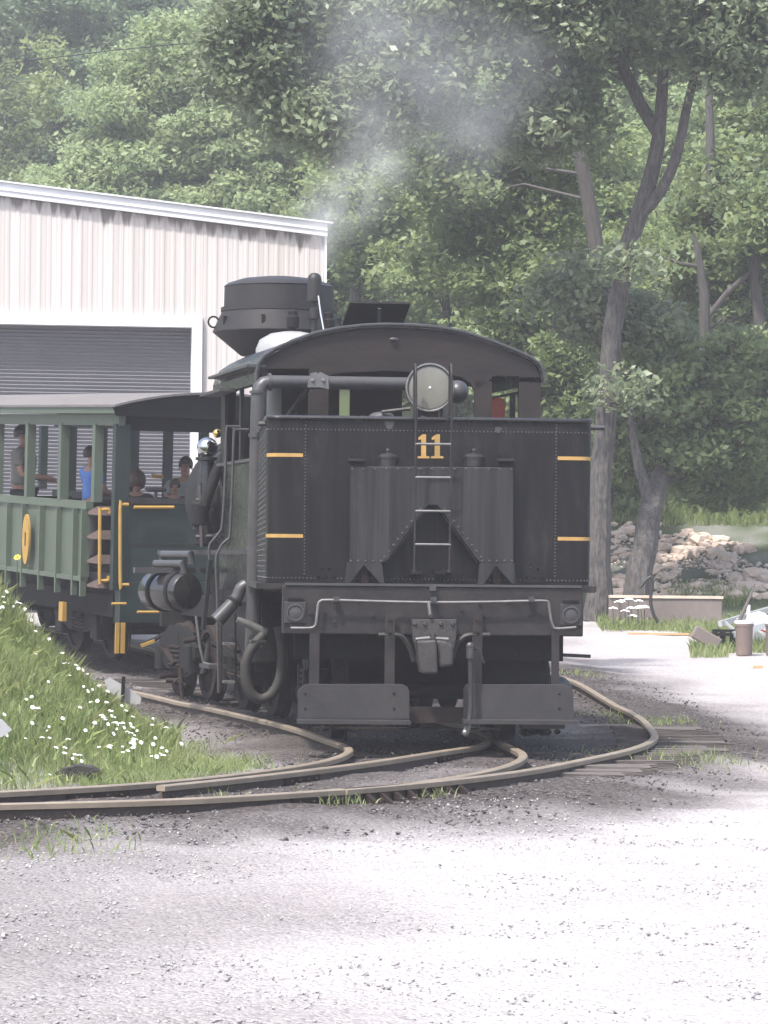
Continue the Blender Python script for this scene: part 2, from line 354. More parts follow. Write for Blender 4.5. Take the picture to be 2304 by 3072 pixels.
g2 = N.new('ShaderNodeMix'); g2.data_type = 'RGBA'; g2.inputs['Factor'].default_value = .55; L.new(grav.outputs[0], g2.inputs['A']); L.new(dust.outputs[0], g2.inputs['B'])
cind = ramp(vor.outputs['Color'], [(0., (.02,.0165,.0155)), (.5, (.05,.0425,.04)), (1., (.11,.096,.091))])
gras = ramp(n_fine.outputs['Fac'], [(.3, (.035,.05,.022)), (.6, (.065,.085,.035)), (.8, (.1,.092,.06))])
a1 = N.new('ShaderNodeAttribute'); a1.attribute_name = 'cinder'; a2 = N.new('ShaderNodeAttribute'); a2.attribute_name = 'grassy'
c1 = mixc(a1.outputs['Fac'], g2.outputs['Result'], cind.outputs[0]); c2 = mixc(a2.outputs['Fac'], c1, gras.outputs[0])
L.new(c2, p.inputs['Base Color'])
bp = N.new('ShaderNodeBump'); bp.inputs['Strength'].default_value = .8; bp.inputs['Distance'].default_value = .02
L.new(vor.outputs['Distance'], bp.inputs['Height']); bp.invert = True
bp2 = N.new('ShaderNodeBump'); bp2.inputs['Strength'].default_value = .5; bp2.inputs['Distance'].default_value = .015
L.new(n_fine.outputs['Fac'], bp2.inputs['Height']); L.new(bp.outputs[0], bp2.inputs['Normal']); L.new(bp2.outputs[0], p.inputs['Normal'])
kind(link('ground', me, gm), 'structure', 'pale gravel yard with dark cinders along the rails')

# ---------------------------------------------------------------- loose stones (stuff)
def pebbles(name, label, pts, sizes, m):
    o8 = np.array([(1,0,0),(-1,0,0),(0,1,0),(0,-1,0),(0,0,1),(0,0,-1)], float)
    f8 = np.array([(0,2,4),(2,1,4),(1,3,4),(3,0,4),(2,0,5),(1,2,5),(3,1,5),(0,3,5)])
    n = len(pts); J = .55 + .6*rng.random((n, 6, 1)); S = sizes[:, None, None]*np.stack([np.ones(n), .7+.5*rng.random(n), .45+.3*rng.random(n)], -1)[:, None, :]
    a = rng.random(n)*2*PI; R = np.zeros((n, 3, 3)); R[:,0,0] = np.cos(a); R[:,0,1] = -np.sin(a); R[:,1,0] = np.sin(a); R[:,1,1] = np.cos(a); R[:,2,2] = 1
    tl = rng.normal(0, .35, (n, 2)); V = o8[None]*J*S; V = np.einsum('nij,nkj->nki', R, V); V[:,:,2] += V[:,:,0]*tl[:, :1]
    V += pts[:, None, :]; Fc = (f8[None] + 6*np.arange(n)[:, None, None]).reshape(-1, 3)
    me = fast_mesh(name, V.reshape(-1, 3), Fc, {'rnd': np.repeat(rng.random(n), 6)})
    return kind(link(name, me, m), 'stuff', label)
pm_l = leafmat('pale_pebbles', (.15,.143,.15), (.26,.25,.254), (.42,.41,.41), 0., .9)
pm_d = leafmat('cinder_pebbles', (.028,.025,.025), (.06,.054,.052), (.16,.148,.143), 0., .85)
n = 12000; Y = 11.5 + 13*rng.random(n)**1.1; X = (rng.random(n)*2-1)*Y*.13
d = rail_dist(X, Y); k = (rng.random(n) < .7 + .3*vnoise(X, Y, .9, 8)) & (d > .5); X, Y, d = X[k], Y[k], d[k]
pebbles('gravel_stones', 'loose pale gravel lying on the yard', np.stack([X, Y, ground_h(X, Y, d)-.001], -1), .006 + .012*rng.random(len(X))**3.5, pm_l)
n = 22000; Y = 20 + 26*rng.random(n)**1.3; X = -4 + 8.5*rng.random(n); d = rail_dist(X, Y)
k = (d > .09) & (d < .9 + .7*rng.random(len(d))) & (mound(X, Y) < .06); X, Y, d = X[k], Y[k], d[k]
pebbles('cinder_stones', 'dark cinders and ballast around the rails', np.stack([X, Y, ground_h(X, Y, d)+.008], -1), .008 + .02*rng.random(len(X))**2.5, pm_d)

# ---------------------------------------------------------------- tracks
def sweep(path, prof):
    n = len(prof); v = []; m = len(path)
    for i, q in enumerate(path):
        d_ = path[min(i+1, m-1)] - path[max(i-1, 0)]; d_.z = 0; d_.normalize(); s_ = Vector((d_.y, -d_.x, 0))
        v += [q + s_*a + Vector((0,0,b)) for a, b in prof]
    f = [(i*n+j, i*n+(j+1) % n, (i+1)*n+(j+1) % n, (i+1)*n+j) for i in range(m-1) for j in range(n)]
    f += [list(range(n))[::-1], list(range((m-1)*n, m*n))]
    b = MB(); b.add(v, f); return b
WEB = [(-.065,-.14),(.065,-.14),(.065,-.125),(.012,-.11),(.011,-.04),(-.011,-.04),(-.012,-.11),(-.065,-.125)]
HEAD = [(-.036,-.042),(.036,-.042),(.037,-.008),(.028,0),(-.028,0),(-.037,-.008)]
def rail(path, parent):
    o = sweep(path, WEB).build('rail', M['rail'], parent); sweep(path, HEAD).build('rail_head', M['railhead'], o); return o
def joint(o, path, i):
    a, b = path[i], path[i+1]; d_ = (b-a).normalized(); s_ = Vector((d_.y, -d_.x, 0))
    for k in (-1, 1):
        j = MB(); j.bar(a+s_*.022*k-Vector((0,0,.075)), a+d_*.6+s_*.022*k-Vector((0,0,.075)), .02, .06)
        for t in (.08, .22, .38, .52): j.cyl(a+d_*t+s_*.03*k-Vector((0,0,.075)), a+d_*t+s_*.055*k-Vector((0,0,.075)), .014, 6)
        j.build('joint_bar', M['rusty'], o)
def fasten(o, path, step=.5):                               # tie plates and spikes at the foot of a rail
    b = MB(); acc = 0.
    for i in range(len(path)-1):
        acc += (path[i+1]-path[i]).length
        if acc < step: continue
        acc = 0.; q = path[i]; d_ = (path[i+1]-q).normalized(); s_ = Vector((d_.y, -d_.x, 0))
        for k in (-1, 1):
            c = q + s_*.095*k - Vector((0,0,.128)); b.bar(c-d_*.08, c+d_*.08, .09, .018)
            e = q + s_*.075*k + d_*.03 - Vector((0,0,.1)); b.bar(e-Vector((0,0,.05)), e+Vector((0,0,.01)), .022, .022)
    kind(b.build('spikes', M['rusty'], o), 'stuff')
siding = thing('railway_track', 'rusty siding track curving round in front of the tender and off to the right', 'track', loc=(0,0,0))
trk = thing('railway_track', 'cinder-bedded track that the locomotive and coach stand on', 'track', loc=(0,0,0))
nr = rail(near_rail, siding); fr_ = rail(frog_rail, siding); lr = rail(far_rail, trk); rr = rail(right_rail, trk)
def idx(path, px): return min(range(len(path)), key=lambda i: abs(CX + path[i].x/path[i].y*F_PX - px) + (0 if path[i].y < 31 else 9999))
for o_, p_ in ((nr, near_rail), (fr_, frog_rail), (lr, far_rail), (rr, right_rail)): fasten(o_, p_)
joint(nr, near_rail, idx(near_rail, 1900)); joint(nr, near_rail, idx(near_rail, 900)); joint(lr, far_rail, idx(far_rail, 210)); joint(fr_, frog_rail, idx(frog_rail, 830)); joint(fr_, frog_rail, idx(frog_rail, 1330))
bm_ = MB().prism([(0,0),(.15,0),(.13,.02),(.03,.085),(0,.1)], -.022, .022)
bme = bpy.data.meshes.new('rail_brace'); bme.from_pydata(bm_.v, [], bm_.f); bme.materials.append(M['rusty'])
for px in (1098, 1140, 1182, 1222, 1262, 1300, 1337, 1374):
    i = idx(near_rail, px); q = near_rail[i]; d_ = (near_rail[i+1]-q).normalized(); a = math.atan2(-d_.x, d_.y)
    X = (px-CX)/F_PX*q.y; q2 = q + d_*((X-q.x)/max(.2, d_.x))
    link('rail_brace', bme, None, nr, M=Matrix.Translation(q2+Vector((d_.y*.02, -d_.x*.02, -.14))) @ Matrix.Rotation(a, 4, 'Z'))
# ties: seen along the outside of the siding's bend, and in the gaps of the train's track
tme = []
for k in range(4):
    b = MB().box(-.5, .5, -.11, .11, -.16, 0); me_ = b.build('tie_proto', M['tie']); m_ = me_.data; bpy.data.objects.remove(me_)
    for v_ in m_.vertices: v_.co += Vector([random.uniform(-.012, .012) for _ in range(3)])
    m_.name = 'tie'; tme.append(m_)
def tie(parent, c, ang, length, ztop):
    return link('tie', random.choice(tme), None, parent, M=Matrix.Translation((c[0], c[1], ztop)) @ Matrix.Rotation(ang, 4, 'Z') @ Matrix.Diagonal((length, random.uniform(.85, 1.1), 1, 1)))
Y = 27.0
while Y < 35:
    j = min(range(len(near_rail)), key=lambda i: abs(near_rail[i].y - Y)); q = near_rail[j]
    ext = .48 + .26*random.random(); inner = .35
    tie(siding, (q.x + (ext-inner)/2, Y), random.uniform(-.03, .03), ext+inner, float(base_h(q.x, Y)) + .103 + random.uniform(-.02, .016))
    Y += .34
for k in range(24):
    Y = 29.5 + k*.62; x = float(np.interp(Y, [29,34,41,44,54], [.38,-.25,-1.9,-2.55,-6.2])); a = float(np.interp(Y, [29,34,41,45], [.06,.2,.3,.42]))
    tie(trk, (x, Y), a, 2.5, float(base_h(x, Y)) + .045)

# ---------------------------------------------------------------- tender
TF = Frame((.407, 29.7, .17), math.radians(3.4))
T = TF.loc
tender = thing('tender', 'black riveted locomotive tender numbered 11 in gold, seen square from the rear', 'tender', TF)
def xz(px, py, y=0.): p = T(px, py, y); return (p.x, p.z)
xL, xR = T(800,1500).x, T(1775,1500).x
zT, zB = T(1289,1258).z, T(1289,1752).z
R_ = .12; LEN = 4.0
def plan(off=0., zz=0.):                       # rounded plan outline from front left round the rear to front right
    P = [(xL-off, LEN)]
    P += [(xL+R_ - (R_+off)*math.cos(a), R_ - (R_+off)*math.sin(a)) for a in np.linspace(0, PI/2, 9)]
    P += [(xR-R_ + (R_+off)*math.sin(a), R_ - (R_+off)*math.cos(a)) for a in np.linspace(0, PI/2, 9)]
    return P + [(xR+off, LEN)]
b = MB(); pl = plan(); n = len(pl)
b.add([(x, y, zB) for x, y in pl] + [(x, y, zT) for x, y in pl] + [(x, y, zT-.28) for x, y in pl], [(i, i+1, n+i+1, n+i) for i in range(n-1)] , True)
b.add([(x, y, zB) for x, y in pl], [list(range(n))[::-1]]); b.add([(x, y, zT-.16) for x, y in plan(-.02)], [list(range(n))])
b.add([(xL,LEN,zB),(xR,LEN,zB),(xR,LEN,zT),(xL,LEN,zT)], [(3,2,1,0)])
tank = b.build('tank', M['black'], tender)
MB().tube([(x, y, zT) for x, y in plan(.004)], .022, 8).build('top_bead', M['black_gloss'], tank)
b = MB()
def rivet(b, c, nrm, r=.0085):
    c, nrm = Vector(c), Vector(nrm).normalized(); u = nrm.orthogonal().normalized(); k = nrm.cross(u)
    v = [c + (u*math.cos(PI*j/3)+k*math.sin(PI*j/3))*r for j in range(6)] + [c + nrm*r*.8 + (u*math.cos(PI*j/3)+k*math.sin(PI*j/3))*r*.55 for j in range(6)]
    b.add(v, [(j, (j+1) % 6, 6+(j+1) % 6, 6+j) for j in range(6)] + [tuple(range(6, 12))], True)
zr1, zr2 = T(1289,1293).z, T(1289,1738).z
per = plan(); seg = [0]
for i in range(n-1): seg.append(seg[-1] + math.dist(per[i], per[i+1]))
def along(s):
    i = max(0, min(n-2, int(np.searchsorted(seg, s)) - 1)); t = (s-seg[i])/(seg[i+1]-seg[i]); a, c_ = per[i], per[i+1]
    dx, dy = c_[0]-a[0], c_[1]-a[1]; return (a[0]+dx*t, a[1]+dy*t), (dy, -dx)
s = .2
while s < seg[-1]-.2:
    q, nn = along(s); nn = Vector((nn[0], nn[1], 0))
    for z in (zr1, zr2): rivet(b, (q[0], q[1], z), nn)
    s += .034
for px in (915, 1667):
    x = T(px,1500).x; z = zr2 + .04
    while z < zr1 + .09: rivet(b, (x, 0, z), (0,-1,0)); z += .03
for k, yy in enumerate(np.arange(.3, 4, .16)):
    z = zr2 + .05*(k % 3)
    while z < zr1: rivet(b, (xL, yy, z), (-1,0,0), .011); z += .15
kind(b.build('rivets', M['rivet'], tank), 'stuff')
for py in (1370, 1612):                                     # painted bars round each rear corner
    for sgn in (-1, 1):
        z = T(1289 if sgn < 0 else 1289, py).z; v = []; f = []
        cx = xL+R_ if sgn < 0 else xR-R_
        xe = T(909 if sgn < 0 else 1673, py).x
        pts = [(xe, -.003), (cx, -.003)] if (xe-cx)*sgn < 0 else [(xe,-.003)]
        for a in np.linspace(0, PI/2*.97, 8): pts.append((cx + sgn*(R_+.003)*math.sin(a), R_ - (R_+.003)*math.cos(a)))
        for q in pts: v += [(q[0], q[1], z-.016), (q[0], q[1], z+.016)]
        f = [(2*i, 2*i+2, 2*i+3, 2*i+1) if sgn > 0 else (2*i, 2*i+1, 2*i+3, 2*i+2) for i in range(len(pts)-1)]
        MB().add(v, f, True).build('painted_bar', M['gold'], tank)
# gold number: two slab-serif ones
def one(px0, px1, py0, py1):
    w_ = px1-px0; h = py1-py0; A = lambda u, v_: xz(px0+u*w_, py0+v_*h, -.003)
    return MB().prism([A(*q) for q in ((.06,.13),(.42,0),(.72,0),(.72,.9),(1,.92),(1,1),(0,1),(0,.92),(.3,.9),(.3,.2),(.06,.24))], -.006, -.0015)
one(1253,1288,1303,1375).build('number_digit', M['gold'], tank); one(1293,1330,1303,1375).build('number_digit', M['gold'], tank)
# raised box on the rear sheet, cut to an inverted V below
PD = -.13
poly = [xz(*q, PD) for q in ((1050,1399),(1540,1402),(1541,1690),(1442,1690),(1430,1678),(1312,1516),(1284,1516),(1165,1678),(1150,1688),(1050,1688))]
box = MB().prism(poly, PD, .004).build('rear_box', M['panel'], tender, bevel=.008)
b = MB()
for px in np.linspace(1056,1534,15): q = T(px,1407,PD); rivet(b, (q.x, PD, q.z), (0,-1,0), .011)
for t in np.linspace(.03,.97,9):
    for a, c_ in (((1275,1523),(1160,1676)), ((1321,1523),(1436,1676))):
        q = T(a[0]+(c_[0]-a[0])*t + (-10 if a[0] < 1290 else 10), a[1]+(c_[1]-a[1])*t, PD); rivet(b, (q.x, PD, q.z), (0,-1,0), .013)
for x0, x1 in ((1052,1142),(1446,1536)):
    for px in np.linspace(x0, x1, 5): q = T(px,1683,PD); rivet(b, (q.x, PD, q.z), (0,-1,0), .012)
kind(b.build('rivets', M['rivet'], box), 'stuff')
for px in (1050,1110,1160): # vertical seams on the box
    MB().prism([xz(px+2,1410,PD), xz(px+8,1410,PD), xz(px+8,1675,PD), xz(px+2,1675,PD)], PD-.004, PD+.002).build('seam_strip', M['panel'], box)
b = MB(); a0, a1 = T(1284,1516,PD), T(1162,1680,PD); b.bar((a0.x, PD/2, a0.z-.02), (a1.x, PD/2, a1.z-.02), -PD-.01, .012)
a0, a1 = T(1312,1516,PD), T(1432,1680,PD); b.bar((a0.x, PD/2, a0.z-.02), (a1.x, PD/2, a1.z-.02), -PD-.01, .012); b.build('edge_flange', M['soot'], box)
for px in (1163, 1421):
    q = T(px,1397,PD+.095); Mx = Matrix.Translation((q.x, PD+.095, q.z-.01))
    h = MB().lathe([(.088,0),(.088,.075),(.094,.076),(.094,.09),(.06,.115),(.02,.125)], Mx, 20).build('filler_cap', M['panel'], box)
    MB().lathe([(.012,.12),(.012,.14),(.02,.145),(.016,.16),(.001,.163)], Mx, 10).build('knob', M['pipe'], h)
for px, sg in ((1068,1),(1515,-1)):
    q = T(px,1390,PD+.06); h = MB().box(q.x-.055, q.x+.055, PD+.02, PD+.1, q.z-.01, q.z+.055)
    h.cyl((q.x-.075, PD-.005, q.z+.02), (q.x+.075, PD-.005, q.z+.02), .02, 8); h.build('hinge', M['soot'], box)
for A in (((1040,1686),(1145,1686),(1153,1750),(1141,1750),(1092,1695),(1048,1750),(1033,1750)), ((1438,1688),(1543,1688),(1548,1752),(1537,1752),(1488,1697),(1452,1752),(1432,1752))):
    MB().prism([xz(*q, PD) for q in A], PD, PD+.025).build('foot_gusset', M['panel'], box)
for px in (1092,1488):
    q = T(px,1725,PD+.15); MB().box(q.x-.03, q.x+.03, PD+.05, PD+.12, zB-.0, q.z+.06).build('hold_down', M['rusty'], box)
for px in (976,1602):
    q = T(px,1717); h = MB().prism([(q.x-.09,q.z-.09),(q.x+.09,q.z-.09),(q.x+.085,q.z+.04),(q.x+.05,q.z+.08),(q.x-.05,q.z+.08),(q.x-.085,q.z+.04)], -.012, .0)
    for dx, dz in ((-.035,.035),(.035,.035),(-.065,-.04),(0,-.04),(.065,-.04)): rivet(h, (q.x+dx, -.012, q.z+dz), (0,-1,0), .016)
    h.build('bolted_patch', M['black'], tank)
for px, py, r in ((1168,1273,.05),(1495,1290,.035)): # worn spots of bare metal on the top sheet
    q = T(px, py, -.002); MB().add([(q.x + r*.8*math.cos(a)*(1+.25*math.sin(3*a)), -.0015, q.z + r*math.sin(a)*(1+.2*math.cos(2*a))) for a in np.linspace(0, 2*PI, 13)[:-1]], [tuple(range(12))[::-1]]).build('worn_patch', M['pipe'], tank)
# ladder
LD = PD-.13
def lp(px, py, y=LD): return tuple(T(px, py, y))
lad = None
for top, bot in ((1248,1243),(1355,1348)):
    pts = [lp(bot,1718), lp((top+bot)/2,1500), lp(top,1250)]
    zc = T(top,1120,LD).z; x = T(top,1120,LD).x; zt = T(top,1090,LD).z; rr_ = .11
    pts += [(x, LD, zt-rr_*1.0)] + [(x, LD+rr_-rr_*math.cos(a), zt-rr_+rr_*math.sin(a)) for a in np.linspace(.3, PI, 7)] + [(x, LD+2*rr_, zT+.02)]
    o = MB().tube(pts, .0105, 8)
    q = T(bot,1714,LD); o.bar((q.x,LD,q.z), (q.x,.0,q.z-.01), .04, .03)
    if lad is None: lad = o.build('ladder', M['beam'], tender)
    else: o.build('ladder_rail', M['beam'], lad)
for py in (1240,1332,1432,1533,1633):
    if py == 1240: continue
    a, c_ = T(1245,py,LD), T(1353,py+1,LD); MB().tube([(a.x, LD, a.z), (c_.x, LD, c_.z)], .0115, 8).build('rung', M['steel'], lad)
for px in (1252,1322):
    q = T(px,1716,LD); MB().box(q.x-.05, q.x+.05, LD, -.0, q.z-.02, q.z+.015).build('ladder_foot', M['soot'], lad)
# headlight on the tender's rear edge
q = T(1292,1164,.12); HM = Matrix.Translation((q.x, .12, q.z)) @ Matrix.Rotation(math.radians(-9), 4, 'Z') @ Matrix.Rotation(PI/2, 4, 'X')
hr = .212
hl = MB().lathe([(.05,-.30),(.13,-.27),(.185,-.17),(.2,-.05),(hr-.002,0),(hr+.004,.03),(hr+.004,.062),(hr-.016,.066)], HM, 32).build('headlight', M['black'], tender)
MB().lathe([(hr-.016,.055),(hr+.008,.055),(hr+.008,.078),(hr-.016,.08),(hr-.016,.055)], HM, 32, caps=False).build('bezel', M['black_gloss'], hl)
MB().lathe([(max(.001,(hr-.014)*math.cos(t)), .066+.012*math.sin(t)) for t in np.linspace(0, PI/2, 12)], HM, 32).build('lens', M['glass'], hl)
MB().lathe([(hr+.009,.072),(hr+.004,.084),(hr-.006,.085),(hr-.012,.079),(hr+.009,.072)], HM, 32, caps=False).build('rim', M['steel'], hl)
MB().lathe([(.012,.072),(.01,.084),(.001,.087)], HM, 10).build('lens_stud', M['white'], hl)
b = MB()
for dx in (-.13, .13): b.bar((q.x+dx, .14, zT-.16), (q.x+dx*.8, .16, q.z-.12), .05, .04)
b.build('bracket', M['pipe'], hl); MB().ball((q.x+.27, .5, q.z-.01), .105, 14, (1,1.2,1)).build('generator_cover', M['pipe'], hl)
# coal heap behind the rear coaming, and rods lying on it
b = MB(); g = 12
for i in range(60):
    x = random.uniform(xL+.25, xR-.25); y = random.uniform(.9, 3.7); h = zT-.25 + .18*(1-abs(x)/1.4)
    b.ball((x, y, h), random.uniform(.12,.24), 7, (1, 1, .7))
kind(b.build('coal', M['coal'], tender), 'stuff')
b = MB(); q0, q1 = T(1145,1236,.4), T(1230,1226,.4); b.tube([(q0.x,.4,q0.z),(q1.x,.4,q1.z)], .018, 6); q0 = T(1145,1240,.5); b.ball((q0.x,.5,q0.z-.03), .09, 10, (1.3,1,.5)); b.build('fire_hook', M['iron'], tender)
# small handles at the tank's upper corners
q = T(1790,1285,.6); MB().tube([(xR-.02, .45, q.z), (q.x+.05, .45, q.z)], .022, 8).build('hand_hold', M['pipe'], tender)
q = T(786,1278,.3); MB().tube([(xL+.02, .32, q.z+.02), (q.x-.03, .32, q.z+.02)], .022, 8).build('hand_hold', M['pipe'], tender)
# deck, buffer beam
zd = T(1289,1757,-.25).z
MB().box(xL-.09, xR+.04, -.1, LEN+.1, zB-.055, zB-.004).build('deck', M['beam'], tender)
bx0, bx1 = T(848,1830,-.32).x, T(1750,1830,-.32).x; bz0, bz1 = T(1300,1906,-.32).z, T(1300,1760,-.32).z
beam = MB().box(bx0, bx1, -.32, -.02, bz0, bz1).build('buffer_beam', M['beam'], tender, bevel=.012)
MB().box(bx0+.02, bx1-.02, -.335, .0, bz1+.001, bz1+.022).build('beam_top_plate', M['pipe'], beam)
MB().box(T(1745,1766,-.15).x, T(1782,1766,-.15).x, -.25, .1, T(1760,1778,-.15).z, T(1760,1760,-.15).z).build('corner_block', M['beam'], beam)
for px, py in ((886,1838),(1713,1845)):
    q = T(px, py, -.335); h = MB().box(q.x-.098, q.x+.098, -.336, -.30, q.z-.098, q.z+.098).build('marker_plate', M['grey'], beam, bevel=.01)
    Mx = Matrix.Translation((q.x, -.336, q.z)) @ Matrix.Rotation(PI/2, 4, 'X')
    MB().lathe([(.078,-.005),(.08,.012),(.066,.014),(.06,.0),(.035,.006),(.001,.008)], Mx, 20).build('marker_lens', M['pipe'], h)
    MB().box(q.x-.07, q.x+.07, -.345, -.32, q.z+.115, q.z+.13).build('drip_ledge', M['soot'], h)
b = MB()
for px, py in ((933,1840),(950,1840),(972,1838),(1003,1865),(1005,1820),(1025,1830),(1385,1830),(1440,1810),(1620,1845),(1594,1845),(985,1795),(1640,1795),(1120,1850),(1075,1795),(1450,1850),(1530,1800)):
    q = T(px, py, -.32); Mx = Matrix.Translation((q.x, -.32, q.z)) @ Matrix.Rotation(PI/2, 4, 'X'); b.lathe([(.02,0),(.02,.012),(.011,.013),(.011,.024)], Mx, 6)
kind(b.build('bolts', M['beam'], beam), 'stuff')
# uncoupling lever
pts = [lp(872,1884,-.39), lp(930,1884,-.39), lp(944,1878,-.39), lp(949,1865,-.39), lp(954,1815,-.39), lp(962,1803,-.39), lp(985,1800,-.39), lp(1130,1804,-.39), lp(1285,1807,-.39), lp(1450,1806,-.39), lp(1590,1803,-.39), lp(1638,1803,-.39), lp(1646,1812,-.39), lp(1652,1855,-.39), lp(1660,1880,-.39), lp(1672,1886,-.39), lp(1728,1882,-.39)]
lev = MB().tube(spline(pts, .05), .0125, 8).build('uncoupling_lever', M['steel'], tender)
for px in (1008,1300,1593):
    q = T(px,1801,-.36); MB().box(q.x-.025, q.x+.025, -.41, -.31, q.z-.01, q.z+.03).build('lever_bracket', M['pipe'], lev)
MB().tube([lp(1286,1806,-.40), lp(1290,1842,-.42), lp(1292,1846,-.45)], .016, 6).build('lever_link', M['steel'], lev)
q = T(1298,1762,-.34); MB().box(q.x-.03, q.x+.03, -.36, -.30, q.z-.03, q.z+.025).build('step_bracket', M['pipe'], beam)
# coupler
cp = MB().prism([xz(*q, -.36) for q in ((1235,1858),(1368,1858),(1368,1905),(1362,1945),(1345,1960),(1250,1960),(1238,1920))], -.42, -.30).build('coupler_pocket', M['iron'], tender, bevel=.006)
b = MB()
for px in (1245,1275,1323,1358): q = T(px,1872,-.42); rivet(b, (q.x, -.42, q.z), (0,-1,0), .022)
kind(b.build('bolts', M['iron'], cp), 'stuff')
CD = -.62
hd = MB(); pts = [(1250,1922),(1310,1919),(1314,2022),(1262,2022),(1256,1985)]
hd.prism([xz(*q, CD-.08) for q in pts], CD-.08, -.40); head = hd.build('coupler_head', M['iron'], tender, bevel=.02)
kn = MB().prism([xz(*q, CD-.06) for q in ((1309,1918),(1340,1922),(1362,1936),(1361,1999),(1318,2004))], CD-.03, -.42).build('knuckle', M['iron'], head, bevel=.025)
MB().tube([lp(1247,1918,CD), lp(1285,1914,CD), lp(1345,1918,CD)], .017, 8).build('pin_lifter', M['steel'], head)
MB().cyl(tuple(T(1298,1916,CD)), tuple(T(1298,1900,CD)), .03, 10).build('lock_pin', M['iron'], head)
for s_, A in ((1, ((1135,1905),(1190,1905),(1212,1915),(1232,1950),(1242,1985))), (-1, ((1470,1905),(1412,1905),(1390,1912),(1368,1935),(1358,1975)))):
    MB().tube(spline([lp(*q, -.36) for q in A], .05), .024, 6).build('coupler_carrier', M['beam'], beam)
# straps and footboards
SY = -.37
for px0, px1, py0 in ((929,957,1893),(1155,1183,1843),(1418,1445,1843),(1655,1676,1893)):
    a, c_ = T(px0, py0, SY), T(px1, 2056, SY)
    st = MB().box(a.x, c_.x, SY-.012, SY+.012, c_.z, a.z).build('footboard_strap', M['beam'], tender)
    for py in ((1858,1895) if py0 < 1850 else ()):
        q = T((px0+px1)/2, py, SY); b = MB(); b.lathe([(.022,0),(.022,.014),(.012,.015),(.012,.03)], Matrix.Translation((q.x, SY-.012, q.z)) @ Matrix.Rotation(PI/2, 4, 'X'), 6); b.build('bolt', M['rusty'], st)
for A, lip in ((((893,2070),(916,2052),(1208,2052),(1222,2060),(1228,2075),(1228,2157),(893,2157)), (892,1229)), (((1389,2068),(1398,2053),(1696,2053),(1720,2076),(1720,2160),(1389,2160)), (1388,1725))):
    fp = MB().prism([xz(*q, SY-.02) for q in A], SY-.035, SY-.013).build('footboard', M['grey'], tender, bevel=.004)
    a, c_ = T(lip[0],2158,SY-.1), T(lip[1],2172,SY-.1)
    MB().box(a.x, c_.x, SY-.24, SY+.06, c_.z, a.z).build('step_tread', M['grey'], fp)
    b = MB()
    for u in (.07, .86):
        for py in (2080,2125): q = T(lip[0]+(lip[1]-lip[0])*u, py, SY-.035); rivet(b, (q.x, SY-.035, q.z), (0,-1,0), .014)
    kind(b.build('bolts', M['beam'], fp), 'stuff')
a, c_ = T(1215,2120,-.2), T(1400,2168,-.2); MB().box(a.x, c_.x, -.28, -.18, c_.z, a.z).build('cross_beam', M['rusty'], tender)
# air hose with glad hand
ah = MB().tube(spline([lp(1425,1946,-.45), lp(1412,1940,-.5), lp(1410,1962,-.5), lp(1412,2040,-.5), lp(1412,2120,-.5), lp(1406,2172,-.52)], .06), .021, 8).build('air_hose', M['hose'], tender)
MB().cyl(lp(1410,1943,-.5), lp(1410,1975,-.5), .034, 10).ball(lp(1410,1938,-.5), .035, 8).build('angle_cock', M['pipe'], ah)
MB().bar(lp(1406,2172,-.53), lp(1394,2205,-.55), .05, .035).ball(lp(1396,2198,-.55), .032, 8).build('glad_hand', M['steel'], ah)
MB().tube([lp(1420,1940,-.47), lp(1440,1948,-.44), lp(1452,1990,-.42)], .006, 5).build('chain', M['pipe'], ah)

